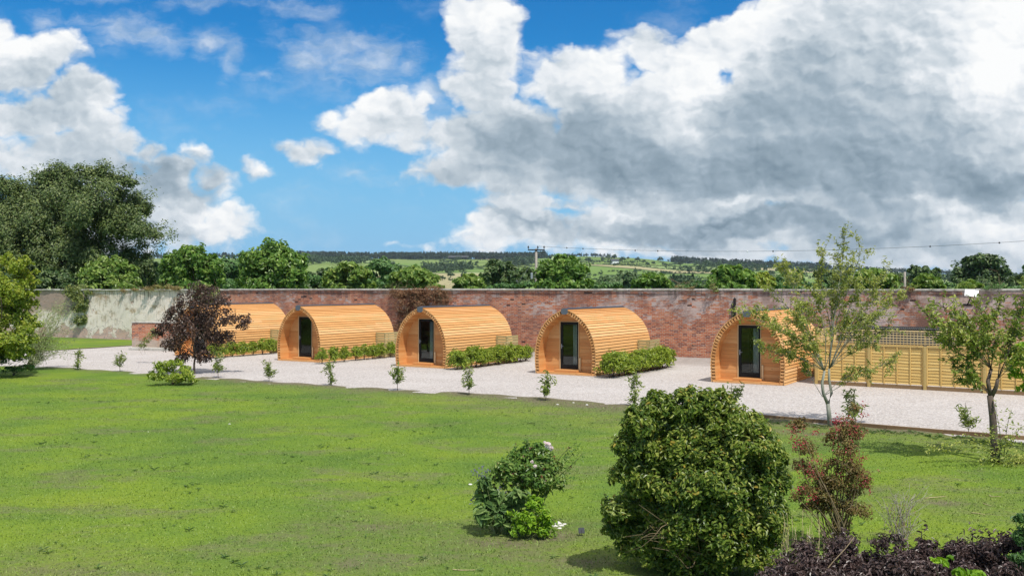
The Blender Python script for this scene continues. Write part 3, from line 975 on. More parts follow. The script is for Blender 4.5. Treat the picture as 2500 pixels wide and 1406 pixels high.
def cabin_meshes(seed):
    r = random.Random(seed)
    out = {}
    NB = 27
    S_ = [CS[-1] * i / NB for i in range(NB + 1)]
    S_ = [s + (0 if i in (0, NB) else r.uniform(-.006, .006)) for i, s in enumerate(S_)]
    mb = MB()
    for side in (1, -1):
        for i in range(NB):
            a, b = S_[i] - (.012 if i else -.01), S_[i + 1]
            o0, o1 = .044 + r.uniform(-.004, .004), .008
            pts = [prof(a, o0, side), prof(b, o1, side), prof(b, -.012, side), prof(a, o0 - .03, side)]
            cut = [0] + ([r.uniform(1.2, PL - 1.2)] if r.random() < .65 else []) + [PL]
            for c0, c1 in zip(cut[:-1], cut[1:]):
                quad_prism(mb, pts, c0 + (.0 if c0 == 0 else .003) + (r.uniform(-.008, .008) if c0 == 0 else 0), c1)
    out['cladding'] = (mb.mesh('cladding', M['larch']), None)
    mb = MB()                                       # blocks between the boards along the front rim
    for side in (1, -1):
        for i in range(NB):
            a, b = S_[i] + .030, S_[i + 1] - .020
            if i == NB - 1: b -= .06
            pts = [prof(a, -.014, side), prof(b, -.014, side), prof(b, -.134, side), prof(a, -.134, side)]
            quad_prism(mb, pts, .008 + r.uniform(0, .006), .099)
    out['rim_blocks'] = (mb.mesh('rim_blocks', M['larch_end']), None)
    mb = MB()
    for side in (1, -1):                            # rib behind the blocks
        for i in range(NB):
            pts = [prof(S_[i], -.0125, side), prof(S_[i + 1], -.0125, side), prof(S_[i + 1], -.132, side), prof(S_[i], -.132, side)]
            quad_prism(mb, pts, .10, .15)
    out['rib'] = (mb.mesh('rib', M['larch_in']), None)
    mb = MB()                                       # lining of the porch
    for side in (1, -1):
        for i in range(NB):
            pts = [prof(S_[i] + .001, -.135, side), prof(S_[i + 1] - .001, -.135, side), prof(S_[i + 1] - .001, -.15, side), prof(S_[i] + .001, -.15, side)]
            quad_prism(mb, pts, .02, REC + .05)
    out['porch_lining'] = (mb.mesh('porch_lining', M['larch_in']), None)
    mb = MB()                                       # recessed front wall of horizontal boards round the door
    z = .02
    def strip(x0a, x1a, x0b, x1b, z0, z1):
        if max(x1a - x0a, x1b - x0b) < .01: return
        y = REC + r.uniform(-.003, .003)
        v = [(x0a, y, z0), (x1a, y, z0), (x1b, y, z1), (x0b, y, z1)] + [(x0a, y + .05, z0), (x1a, y + .05, z0), (x1b, y + .05, z1), (x0b, y + .05, z1)]
        mb.add(v, [(0, 1, 2, 3), (7, 6, 5, 4), (0, 4, 5, 1), (1, 5, 6, 2), (2, 6, 7, 3), (3, 7, 4, 0)])
    def row(z0, z1):
        wa, wb = width_at(z0, -.138), width_at(z1, -.138)
        if z1 > DZ0 - .01 and z0 < DZ1 + .01 and z0 >= DZ0 - .011 and z1 <= DZ1 + .011:
            strip(-wa, DX0 - .002, -wb, DX0 - .002, z0, z1); strip(DX1 + .002, wa, DX1 + .002, wb, z0, z1)
        else:
            strip(-wa, wa, -wb, wb, z0, z1)
    marks = [.02, DZ0 - .01]
    n = 14
    marks += [DZ0 - .01 + (DZ1 + .02 - DZ0) * k / n for k in range(1, n + 1)]
    marks += [marks[-1] + .135, marks[-1] + .27, marks[-1] + .40]
    for z0, z1 in zip(marks[:-1], marks[1:]): row(z0 + .0025, z1 - .0025)
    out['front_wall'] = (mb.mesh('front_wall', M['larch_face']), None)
    mb = MB()                                       # back end wall
    z = .0
    while z < 2.55:
        wa, wb = width_at(z, -.002), width_at(z + .14, -.002)
        v = [(-wa, PL - .05, z), (wa, PL - .05, z), (wb, PL - .05, z + .138), (-wb, PL - .05, z + .138)] + [(-wa, PL - .02, z), (wa, PL - .02, z), (wb, PL - .02, z + .138), (-wb, PL - .02, z + .138)]
        mb.add(v, [(0, 1, 2, 3), (7, 6, 5, 4), (0, 4, 5, 1), (1, 5, 6, 2), (2, 6, 7, 3), (3, 7, 4, 0)])
        z += .14
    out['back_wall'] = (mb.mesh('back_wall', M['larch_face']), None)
    mb = MB()
    for k in range(5):
        mb.bevbox(-1.18, 1.18, .03 + k * .11, .03 + k * .11 + .104, .02, .085, .006)
    mb.bevbox(-1.30, 1.30, -.03, .005, .0, .055, .006)
    out['porch_deck'] = (mb.mesh('porch_deck', M['larch_face']), None)
    mb = MB(); mb.bevbox(-.62, .42, .24, REC - .004, .09, DZ0 - .03, .008)
    out['door_step'] = (mb.mesh('door_step', M['larch_face']), None)
    mb = MB()
    e = prof(CS[-1] - .10, .060)
    for s in (1, -1):
        v = []
        for y in (-.03, PL + .03):
            v += [(e[0] * s, y, e[1]), (0, y, 2.705), (0, y, 2.69), (e[0] * s, y, e[1] - .012)]
        mb.add(v, [(0, 1, 5, 4), (3, 7, 6, 2), (0, 4, 7, 3), (0, 3, 2, 1), (4, 5, 6, 7)])
    out['ridge_cap'] = (mb.mesh('ridge_cap', M['ridge']), None)
    mb = MB()                                       # folded end plate of the ridge
    pts = [(-.15, 2.66), (0, 2.705), (.15, 2.66), (.155, 2.50), (.07, 2.44), (-.07, 2.44), (-.155, 2.50)]
    quad_prism(mb, pts, -.045, -.032)
    out['ridge_end_plate'] = (mb.mesh('ridge_end_plate', M['ridge_end']), None)
    mb = MB()
    y0, y1 = REC - .012, REC + .045
    fw = .105
    mb.bevbox(DX0, DX0 + fw, y0, y1, DZ0, DZ1, .005); mb.bevbox(DX1 - fw * .6, DX1, y0, y1, DZ0, DZ1, .005)
    mb.bevbox(DX0 + fw + .001, DX1 - fw * .6 - .001, y0, y1, DZ0, DZ0 + .16, .005); mb.bevbox(DX0 + fw + .001, DX1 - fw * .6 - .001, y0, y1, DZ1 - .10, DZ1, .005)
    out['door'] = (mb.mesh('door', M['black_frame']), None)
    mb = MB(); mb.box(DX0 + fw - .005, DX1 - fw * .6 + .005, REC + .012, REC + .018, DZ0 + .155, DZ1 - .095)
    out['pane'] = (mb.mesh('pane', M['glass']), 'door')
    mb = MB(); mb.tube([(DX0 + .05, REC - .015, 1.12), (DX0 + .05, REC - .055, 1.12), (DX0 + .05, REC - .06, 1.115), (DX0 + .17, REC - .06, 1.115)], .011, 8)
    mb.bevbox(DX0 + .03, DX0 + .07, REC - .02, REC - .013, 1.02, 1.2, .004)
    out['handle'] = (mb.mesh('handle', M['steel']), 'door')
    mb = MB()
    mb.bevbox(DX0 - .035, DX0 - .004, REC - .03, REC - .006, DZ0 - .03, DZ1 + .03, .004); mb.bevbox(DX1 + .004, DX1 + .03, REC - .03, REC - .006, DZ0 - .03, DZ1 + .03, .004)
    mb.bevbox(DX0 - .003, DX1 + .003, REC - .028, REC - .006, DZ1 + .004, DZ1 + .03, .004)
    out['door_trim'] = (mb.mesh('door_trim', M['pale_trim']), None)
    mb = MB(); mb.bevbox(DX1 + .06, DX1 + .125, REC - .075, REC - .008, .09, .66, .008)
    out['cable_duct'] = (mb.mesh('cable_duct', M['pale_trim']), None)
    mb = MB()                                       # small porch lamp under the apex
    mb.tube([(.20, .32, 2.40), (.20, .32, 2.33)], [.09, .075], 12); mb.tube([(.20, .32, 2.33), (.20, .32, 2.315)], [.06, .05], 12)
    out['porch_lamp'] = (mb.mesh('porch_lamp', M['pale_trim']), None)
    mb = MB()                                       # wavy curtain inside the glass
    v, f = [], []
    for i in range(13):
        x = DX1 - .30 + .30 * i / 12; y = REC + .10 + .018 * math.sin(i * 1.9)
        v += [(x, y, DZ0 + .1), (x, y, DZ1 - .05), (x, y + .004, DZ0 + .1), (x, y + .004, DZ1 - .05)]
    for i in range(12):
        a = i * 4; f += [(a, a + 4, a + 5, a + 1), (a + 2, a + 3, a + 7, a + 6), (a + 1, a + 5, a + 7, a + 3), (a, a + 2, a + 6, a + 4)]
    mb.add(v, f, True)
    out['curtain'] = (mb.mesh('curtain', M['curtain']), None)
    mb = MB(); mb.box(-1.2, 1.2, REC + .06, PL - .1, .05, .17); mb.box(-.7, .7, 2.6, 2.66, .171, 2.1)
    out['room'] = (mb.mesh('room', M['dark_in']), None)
    return out


CABINS = [((-16.5, 49.7), 'larch glamping cabin half hidden behind the purple-leaved tree'),
          ((-10.25, 46.2), 'arched larch cabin right of the purple-leaved tree, with gappy hedge plants alongside'),
          ((-4.07, 42.75), 'arched larch cabin in front of the dry brown creeper on the wall'),
          ((2.14, 39.05), 'arched larch cabin with the fullest clipped hedge, right of the picture centre'),
          ((8.63, 35.35), 'arched larch cabin beside the lattice fence, behind the pale young tree')]
A_, L_ = np.array((math.sin(TH), math.cos(TH))), np.array((math.cos(TH), -math.sin(TH)))


def cabin_pt(c, l, a):
    return np.array(c) + L_ * l + A_ * a


for n, (c, lab) in enumerate(CABINS):
    root = empty('timber_cabin', (c[0], c[1], 0), -TH)
    tag(root, lab, 'cabin', 'row of arched timber cabins')
    made = {}
    for nm, (me, par) in cabin_meshes(40 + n).items():
        made[nm] = link_mesh(nm, me, made[par] if par else root)

# slatted bin stores beside the back of each cabin
def bin_store(c, lab):
    p = cabin_pt(c, 1.40, 4.10)
    root = empty('bin_store', (p[0], p[1], 0), -TH)
    tag(root, lab, 'bin store', 'slatted bin stores')
    W, Dp, Ht = .58, 1.05, 1.26
    fr, sd = MB(), MB()
    k = 0
    while k * .125 < Ht - .05:
        z = .04 + k * .125
        fr.bevbox(0, W, 0, .02, z, z + .102, .004); sd.bevbox(W + .001, W + .021, .0, Dp, z, z + .102, .004)
        k += 1
    for x, y in ((.0, .022), (W - .06, .022), (W - .06, Dp - .06), (.0, Dp - .06)): ps = MB(); ps.bevbox(x, x + .058, y, y + .058, 0, Ht - .04, .004); ps.build('post', M['fence_post'], root)
    fr.build('front_slats', M['binstore'], root); sd.build('side_slats', M['binstore'], root)


for n, lab in ((0, 'pale slatted bin store at the back of the half hidden westmost cabin'),
               (1, 'pale slatted bin store just left of the cabin with brown creeper behind'),
               (2, 'pale slatted bin store in front of bare brick, right of the middle cabin'),
               (3, 'pale slatted bin store at the end of the fullest hedge'),
               (4, 'shaded slatted bin store between the eastmost cabin and the lattice fence')):
    bin_store(CABINS[n][0], lab)

# ------------------------------------------------------------------ lattice topped fence
FO, FU = np.array((11.16, 35.3)), np.array((.826, -.563))
FRZ = math.atan2(FU[1], FU[0])
rf = random.Random(3)


def fence_panel():
    """one overlap panel with lattice above, 1.78 m wide, from x=0"""
    b, fr, la, lf, gb = MB(), MB(), MB(), MB(), MB()
    W = 1.755
    k = 0
    z = .16
    while z < 1.42:
        h = .105
        xs = np.linspace(.03, W - .03, 8)
        v, f = [], []
        wig = [rf.uniform(-.010, .008) for _ in xs]
        for i, x in enumerate(xs):
            v += [(x, .010, z + wig[i]), (x, .034, z + h + .022), (x, .046, z + h + .022), (x, .028, z + wig[i])]
        for i in range(len(xs) - 1):
            a = i * 4
            for j in range(4): f.append((a + j, a + 4 + j, a + 4 + (j + 1) % 4, a + (j + 1) % 4))
        f += [(3, 2, 1, 0), tuple(len(v) - 4 + j for j in range(4))]
        b.add(v, f)
        z += h
    for x in (0.0, W / 4, W / 2, 3 * W / 4, W - .04):
        fr.bevbox(x, x + .04, -.012, .008, .14, 1.50, .004)
    fr.bevbox(.0, W, -.02, -.0125, 1.455, 1.50, .003)
    fr.bevbox(.0, W, -.025, .05, 1.503, 1.53, .004)
    for i in range(17):
        x = -.045 + i * (1.83) / 16; la.box(x, x + .026, .012, .030, 1.531, 1.985)
    for i in range(5):
        z2 = 1.575 + i * .088; la.box(-.052, 1.808, -.006, .011, z2, z2 + .026)
    lf.bevbox(-.054, 1.809, -.022, .045, 1.99, 2.03, .005)
    gb.box(.0, W, .0, .03, .0, .135)
    return [('boards', b.mesh('boards', M['fence'])), ('battens', fr.mesh('battens', M['fence'])), ('lattice', la.mesh('lattice', M['lattice'])),
            ('top_rail', lf.mesh('top_rail', M['lattice'])), ('gravel_board', gb.mesh('gravel_board', M['edging']))]


fence = empty('lattice_fence', (FO[0], FO[1], 0), FRZ)
tag(fence, 'golden overlap panel fence with open lattice top beside the eastmost cabin', 'fence')
for i in range(6):
    for nm, me in fence_panel():
        o = link_mesh(nm, me, fence); o.location = (i * 1.865 + .055, 0, 0)
    mb = MB(); mb.bevbox(-.05, .05, -.04, .06, 0, (1.50 + rf.uniform(-.005, .0)) if i else 2.03, .008)
    p = mb.build('post', M['fence_post'], fence); p.location = (i * 1.865, 0, 0)
ret = MB()
# short return running back from the first post
for k in range(17): ret.bevbox(-.02, .005, .08, 2.6, .05 + k * .115, .155 + k * .115, .004)
ret.build('return_boards', M['fence'], fence)

# lean-to shed with corrugated roof between fence and wall
t0, t1 = wall_t(2066, 1.2), wall_t(2352, 1.2)
shed = empty('lean_to_shed', wall_loc(t0), WRZ)
tag(shed, 'dark lean-to shed with corrugated sheet roof against the wall, behind the fence', 'shed')
W = t1 - t0
mb = MB(); k = 0
while k * .19 < 1.78:
    mb.bevbox(0, W, -1.2, -1.17, .02 + k * .19, .20 + k * .19, .004); k += 1
mb.box(-.0, .03, -1.165, -.02, 0, 1.75); mb.box(W - .03, W, -1.165, -.02, 0, 1.75)
mb.build('wall', M['shed'], shed)
v, f = [], []
nx = int(W / .02)
for i in range(nx + 1):
    x = -.1 + (W + .2) * i / nx; dz = .016 * math.cos(i * .02 / .076 * 2 * math.pi)
    v += [(x, -1.32, 1.84 + dz), (x, -.04, 1.80 + dz), (x, -1.32, 1.834 + dz - .006), (x, -.04, 1.786 + dz)]
for i in range(nx):
    a = i * 4; f += [(a, a + 4, a + 5, a + 1), (a + 2, a + 3, a + 7, a + 6), (a, a + 2, a + 6, a + 4)]
mb = MB(); mb.add(v, f); mb.build('roof', M['corrugated'], shed)

# timber edging between gravel and lawn on the right
mb = MB()
e2 = edge[(edge[:, 0] > 6.2)]
e2 = resample(e2, 1.2)
for a, b in zip(e2[:-1], e2[1:]):
    d = (b - a); L = np.linalg.norm(d); ang = math.atan2(d[1], d[0])
    Mx = Matrix.Translation((a[0], a[1], 0)) @ Matrix.Rotation(ang, 4, 'Z')
    mb.bevbox(.002, L - .002, -.045, .0, -.05, .095, .006, Mx)
tag(mb.build('timber_edging', M['edging']), 'brown timber edging board between the gravel and lawn at right', 'edging')

# ------------------------------------------------------------------ fittings on the wall
def on_wall(px, py, off=0.0):
    t = wall_t(px, off); p = wall_pt(t, off)
    return p[0], p[1], H - (py - HY) * p[1] / F


x, y, z = on_wall(1794, 765, .05)
hg = empty('hinge_post', (x, y, 0), WRZ)
tag(hg, 'dark upright iron and timber post fixed on the wall above the eastmost cabin', 'post')
mb = MB(); zt = 3.5 - (728 - HY) * y / F
mb.bevbox(-.055, .055, -.08, .02, z - .5, zt - .02, .01); mb.tube([(0, -.03, zt - .02), (0, -.03, zt + .03)], [.05, .02], 8)
mb.build('upright', M['iron'], hg)
mb = MB(); mb.bevbox(-.16, -.056, -.05, .02, z - .4, zt - .28, .01); mb.build('side_block', M['bark_dark'], hg)
for dz in (.42, .75):
    mb = MB(); mb.bevbox(-.02, .06, -.12, -.081, zt - dz, zt - dz + .06, .005); mb.build('strap', M['iron'], hg)

x, y, z = on_wall(2372, 716, .45)
an = empty('antenna_panel', (x, y, z), WRZ)
tag(an, 'white flat antenna panel on a dark angled arm high on the wall at right', 'antenna')
mb = MB(); Mx = Matrix.Rotation(rad(42), 4, 'X') @ Matrix.Rotation(rad(8), 4, 'Y')
mb.bevbox(-.26, .26, -.20, .20, -.012, .02, .01, Mx); mb.build('panel', M['white_panel'], an)
mb = MB(); mb.tube([(0, .03, -.04), (-.06, .12, -.22), (-.16, .26, -.44), (-.17, .45, -.48)], [.028, .028, .026, .026], 8)
mb.bevbox(-.36, .02, .42, .449, -.52, -.44, .008); mb.build('arm', M['iron'], an)

# ------------------------------------------------------------------ overhead line
def px3(px, py, Y): return Vector(P(px, py, Y))


YP = 108.
pb = px3(1309, 704, YP)
pole = empty('utility_pole', (pb.x, YP, 0), 0)
tag(pole, 'weathered wooden utility pole with crossarm and grey transformer beyond the wall', 'pole')
top = px3(1309, 607, YP).z
mb = MB(); mb.tube([(0, 0, -.2), (0, 0, top * .5), (0, 0, top)], [.19, .17, .14], 10); mb.build('post', M['pole'], pole)
mb = MB(); mb.bevbox(-.95, .95, -.22, -.10, top - .22, top - .09, .01, Matrix.Rotation(rad(5), 4, 'Z')); mb.build('crossarm', M['iron'], pole)
mb = MB(); mb.bevbox(-.5, .5, -.20, -.10, top - 3.2, top - 3.1, .01); mb.build('transformer_bracket', M['iron'], pole)
for x in (-.88, .18, .88):
    mb = MB(); mb.tube([(x, -.16, top - .1), (x, -.16, top + .06), (x, -.16, top + .08), (x, -.16, top + .16), (x, -.16, top + .19), (x, -.16, top + .3)], [.03, .03, .10, .10, .07, .05], 10)
    mb.build('insulator', M['iron'], pole)
tr = MB(); tr.tube([(.42, -.25, top - 3.55), (.42, -.25, top - 2.65)], [.24, .24], 14); tr.tube([(.42, -.25, top - 2.65), (.42, -.25, top - 2.6)], [.26, .2], 14)
tro = tr.build('transformer', M['steel'], pole)
for dx in (-.1, .1):
    mb = MB(); mb.tube([(.42 + dx, -.25, top - 2.61), (.42 + dx, -.25, top - 2.4)], [.03, .02], 8); mb.build('bushing', M['iron'], tro)
mb = MB(); mb.bevbox(-.62, -.38, -.3, -.1, top - 3.4, top - 2.7, .02); mb.build('fuse_box', M['steel'], pole)
mb = MB(); mb.bevbox(-.15, .15, -.22, -.17, .35, .95, .01); mb.build('sign_plate', M['white_panel'], pole)

cab = empty('overhead_cable', (0, 0, 0))
tag(cab, 'thin overhead power cable with small dark markers crossing the sky at right', 'cable')
A0 = Vector((pb.x + .3, YP - .15, top + .25))
B0 = px3(2780, 568, 80)
def cabpt(t):
    p = A0.lerp(B0, t); p.z -= 1.62 * 4 * t * (1 - t) * .62
    return p
mb = MB(); mb.tube([cabpt(i / 60) for i in range(61)], .016, 5); mb.build('wire', M['cable'], cab)
for px in (1384, 1424, 1550, 1606, 1825, 1887, 2125, 2272, 2440):
    t = min(range(600), key=lambda q: abs(CX + F * cabpt(q / 600).x / cabpt(q / 600).y - px)) / 600
    c = cabpt(t)
    mb = MB(); mb.tube([c + Vector((0, 0, .07)), c + Vector((0, 0, .03)), c + Vector((0, 0, -.04)), c + Vector((0, 0, -.1))], [.02, .06, .07, .02], 8)
    mb.build('line_marker', M['iron'] if px != 1825 else M['white_panel'], cab)
mb = MB(); mb.tube([(pb.x, YP, top - 1.0), px3(1255, 703, YP - 4)], .016, 5); c = px3(1262, 687, YP - 4)
mb.tube([c + Vector((0, 0, -.15)), c + Vector((0, 0, .15))], .07, 8)
tag(mb.build('guy_wire', M['cable']), 'slanting stay wire with a white insulator left of the utility pole', 'wire')
for lab, px, py, Yd, r, mat in (('bare weathered post standing beyond the wall among trees at right', 2209, 664, 75, .09, 'pole'), ('thin pale post beyond the wall left of the utility pole', 1111, 686, 95, .06, 'pole')):
    q = px3(px, py, Yd)
    mb = MB(); mb.tube([(0, 0, -.1), (.01, 0, q.z * .6), (0, 0, q.z)], [r * 1.1, r, r * .9], 8); mb.tube([(0, 0, q.z), (0, 0, q.z + .02)], [r * .7, r * .5], 8)
    tag(mb.build('fence_post', M[mat], None, (q.x, Yd, 0)), lab, 'post')

# barn on the far hillside
bx = P(1120, 632, 1850)
zb = hz(bx[0], 1850)
barn = empty('field_barn', (bx[0], 1850, zb), rad(-8))
tag(barn, 'tiny dark barn in the pale field on the far hillside', 'barn')
mb = MB(); mb.box(-19, 19, -5, 5, -2, 4.2); mb.build('wall', M['dark_in'], barn)
mb = MB()
for s in (1, -1): mb.add([(-20, s * 6, 3.9), (20, s * 6, 3.9), (20, 0, 7.6), (-20, 0, 7.6), (-20, s * 6, 3.6), (20, s * 6, 3.6), (20, 0, 7.2), (-20, 0, 7.2)], [(0, 1, 2, 3), (7, 6, 5, 4), (0, 4, 5, 1), (0, 3, 7, 4), (1, 5, 6, 2)])
mb.build('roof', M['shed'], barn)
hx = P(1500, 640, 1500); zh = hz(hx[0], 1500)
hs = empty('farmhouse', (hx[0], 1500, zh), rad(12))
tag(hs, 'tiny white farmhouse among dark trees on the far hillside', 'house')
mb = MB(); mb.box(-6, 6, -3.5, 3.5, -2, 4.6); mb.build('wall', M['white_panel'], hs)
mb = MB()
for s in (1, -1): mb.add([(-6.5, s * 4, 4.4), (6.5, s * 4, 4.4), (6.5, 0, 7.8), (-6.5, 0, 7.8), (-6.5, s * 4, 4.1), (6.5, s * 4, 4.1), (6.5, 0, 7.4), (-6.5, 0, 7.4)], [(0, 1, 2, 3), (7, 6, 5, 4), (0, 4, 5, 1), (0, 3, 7, 4), (1, 5, 6, 2)])
mb.build('roof', M['slate'], hs)
# ------------------------------------------------------------------ foliage tools
LIGHT = np.array((.13, -.28, .95))             # leaves turn their faces up and towards the south
def unit(v):
    return v / np.maximum(np.linalg.norm(v, axis=-1, keepdims=True), 1e-9)


def leaf_geo(C, N, D, L, asp=.42, fold=.25, shape=6):
    """leaves at C with face normals N, pointing along D; L lengths -> verts, faces"""
    n = len(C)
    D = unit(D - N * (D * N).sum(-1, keepdims=True))
    S = np.cross(N, D)
    L = np.broadcast_to(np.asarray(L, float), (n,))[:, None]
    W = L * asp * .5
    up = N * (W * fold * 2)
    if shape == 4:
        V = np.stack([C - D * L * .5, C + S * W + up * .5 - D * L * .05, C + D * L * .5 - N * L * .08, C - S * W + up * .5 - D * L * .05], 1)
        f = np.arange(n)[:, None] * 4
        F1 = np.concatenate([f + np.array([0, 1, 2]), f + np.array([0, 2, 3])], 0)
        return V.reshape(-1, 3), [F1]
    V = np.stack([C - D * L * .5, C + D * L * .5 - N * L * .12,
                  C + S * W * .85 + up - D * L * .22, C + S * W * .8 + up * .8 + D * L * .16,
                  C - S * W * .85 + up - D * L * .22, C - S * W * .8 + up * .8 + D * L * .16], 1)
    f = np.arange(n)[:, None] * 6
    Fq = np.concatenate([f + np.array([0, 2, 3, 1]), f + np.array([0, 1, 5, 4])], 0)
    return V.reshape(-1, 3), [Fq]


def blob_leaves(rng, blobs, n, clumps=14, cr=.34, up=.45, shell=.5, rnd=.7, droop=.3):
    """blobs: (x,y,z,rx,ry,rz). Leaves sit in clumps spread over every blob's shell. -> C, N, D"""
    B = np.array(blobs, float)
    w = (B[:, 3] * B[:, 5] + B[:, 3] * B[:, 4] + B[:, 4] * B[:, 5]); w = w / w.sum()
    Cs, Ns = [], []
    cnt = rng.multinomial(n, w)
    for b, k in zip(B, cnt):
        if k == 0: continue
        nc = max(3, int(clumps))
        u = unit(rng.normal(size=(nc, 3))); u[:, 2] = np.abs(u[:, 2]) * .9 + u[:, 2] * .1 - .25 * (rng.random(nc) < .5)
        u = unit(u)
        cc = b[:3] + u * b[3:6] * rng.uniform(shell, .95, (nc, 1))
        ci = rng.integers(0, nc, k)
        v = unit(rng.normal(size=(k, 3)))
        rad_ = rng.random((k, 1)) ** .45
        rr = b[3:6] * cr * rng.uniform(.6, 1.35, nc)[ci][:, None]
        p = cc[ci] + v * rr * rad_
        Cs.append(p)
        Ns.append(unit(unit(p - b[:3]) * .55 + v * .5 + LIGHT * up + rng.normal(size=(k, 3)) * rnd * .6))
    C, N = np.concatenate(Cs), np.concatenate(Ns)
    D = unit(rng.normal(size=C.shape) + np.array((0, 0, -droop)))
    return C, N, D


def leaf_object(name, mat, C, N, D, L, parent=None, asp=.42, fold=.25, shape=6, origin=None):
    if origin is not None: C = C - np.asarray(origin)
    V, Fc = leaf_geo(C, N, D, L, asp, fold, shape)
    return link_mesh(name, np_mesh(name, V, Fc, mat), parent)


def px_blobs(rng, lst, Y, flat=.9, spread=.35):
    """(px,py,r_px[,ry_px]) seen at distance Y -> ellipsoids in metres with depth scatter"""
    out = []
    for b in lst:
        px, py, r = b[:3]; ry = b[3] if len(b) > 3 else r
        s = Y / F
        x, y, z = P(px, py, Y)
        dy = rng.uniform(-1, 1) * r * s * spread * 2 + (b[4] if len(b) > 4 else 0)
        out.append((x * (1 + dy / Y), y + dy, z, r * s, r * s * flat, ry * s))
    return out


def limb(mb, rng, a, b, r0, r1, n=6, sag=.0, wob=.04):
    a, b = Vector(a), Vector(b)
    L = (b - a).length
    pts, rs = [], []
    off = [Vector(rng.normal(size=3)) * wob * L for _ in range(3)]
    for i in range(n + 1):
        t = i / n
        p = a.lerp(b, t) + off[0] * math.sin(math.pi * t) + off[1] * math.sin(2 * math.pi * t) * .5
        p.z += sag * L * math.sin(math.pi * t)
        pts.append(p); rs.append(r0 + (r1 - r0) * t ** .8)
    mb.tube(pts, rs, 6)
    return pts


def make_tree(name, label, cat, group, blobs, base, mat, nleaf, L, rng, bark='bark_brown', tr=.18, clumps=14, cr=.34, asp=.55, shape=6, crown='crown', limbs=9, up=.45, droop=.3, shell=.5, extra=None, rnd=.7, inner=.0):
    """tapered trunk with limbs towards the crown's lobes, crown of separate leaves"""
    bx, by, bz = base
    root = empty(name, base)
    tag(root, label, cat, group)
    B = np.array(blobs)
    cz = np.array((B[:, :3] * B[:, 3:4]).sum(0) / B[:, 3].sum())
    zlo = (B[:, 2] - B[:, 5]).min()
    fork = Vector((bx * .7 + cz[0] * .3, by * .7 + cz[1] * .3, max(bz + .3, zlo * .6 + cz[2] * .4))) - Vector(base)
    mb = MB()
    mb.tube([(0, 0, -.15), (0, 0, .1), tuple(fork * .5 + Vector((rng.normal() * .05, 0, 0))), tuple(fork)], [tr * 1.35, tr * 1.1, tr * .9, tr * .7], 9)
    order = np.argsort(-B[:, 3])[:limbs]
    for i in order:
        tgt = Vector(B[i, :3]) - Vector(base)
        limb(mb, rng, fork * rng.uniform(.75, 1.0), tgt, tr * .5, tr * .1, wob=.05)
    mb.build('trunk', M[bark], root)
    C, N, D = blob_leaves(rng, blobs, nleaf, clumps, cr, up, shell, rnd, droop)
    if extra is not None:
        C = np.concatenate([C, extra[0]]); N = np.concatenate([N, extra[1]]); D = np.concatenate([D, extra[2]])
    leaf_object(crown, M[mat], C, N, D, L * rng.uniform(.65, 1.3, len(C)), root, asp, shape=shape, origin=base)
    return root


def spray(rng, a, b, n, spread, droop=.5):
    """leaves strung along a twig"""
    a, b = np.asarray(a, float), np.asarray(b, float)
    t = rng.random((n, 1)) ** .8
    C = a + (b - a) * t + rng.normal(size=(n, 3)) * spread
    N = unit(rng.normal(size=(n, 3)) * .6 + LIGHT * 1.1)
    D = unit((b - a)[None] / np.linalg.norm(b - a) * .6 + rng.normal(size=(n, 3)) * .7 + np.array((0, 0, -droop)))
    return C, N, D


# ------------------------------------------------------------------ trees beyond the wall
# the big dark tree at the left, with hanging sprays on its east side
r = np.random.default_rng(21)
YB = 84.
bl = [(60, 490, 70), (150, 470, 75), (240, 470, 65), (300, 500, 60), (0, 520, 80), (110, 560, 95), (220, 560, 90), (310, 570, 60), (40, 600, 80), (150, 630, 85), (250, 640, 70), (330, 630, 45),
      (-80, 540, 90), (-60, 640, 90), (60, 660, 70), (345, 520, 30), (365, 575, 28), (200, 430, 30), (110, 440, 32), (290, 440, 26), (-140, 600, 80), (150, 520, 100), (230, 540, 80), (60, 560, 100), (170, 600, 100), (290, 560, 60), (0, 590, 90), (60, 690, 50), (140, 680, 50), (220, 690, 45), (300, 670, 50), (345, 660, 34), (-20, 690, 60), (320, 455, 22), (20, 460, 34), (250, 425, 18), (160, 420, 16)]
ex = [[], [], []]
for a, b, n in (((330, 470), (358, 432), 60), ((345, 500), (378, 470), 80), ((355, 520), (372, 505), 60), ((350, 560), (412, 545), 110), ((365, 575), (432, 568), 130), ((370, 590), (425, 583), 110),
                ((360, 585), (400, 612), 90), ((350, 600), (385, 622), 80), ((240, 425), (262, 402), 50), ((280, 430), (305, 408), 60), ((205, 420), (212, 400), 40), ((90, 425), (95, 405), 40), ((60, 450), (66, 412), 40), ((5, 450), (-2, 432), 40), ((310, 440), (325, 420), 50), ((120, 425), (150, 410), 50)):
    c = spray(r, P(*a, YB), P(*b, YB + r.uniform(-2, 2)), n, .28, 1.0)
    for q in range(3): ex[q].append(c[q])
ex = [np.concatenate(q) for q in ex]
make_tree('beech_tree', 'huge dark green tree with hanging sprays at the left edge, beyond the wall', 'tree', None, px_blobs(r, bl, YB, 1.0, .5), (P(90, 704, YB)[0], YB, 0), 'leaf_beech', 170000, .24, r,
          'bark_dark', .55, 24, .36, .5, 4, limbs=8, shell=.4, up=.6, extra=ex, droop=.6)

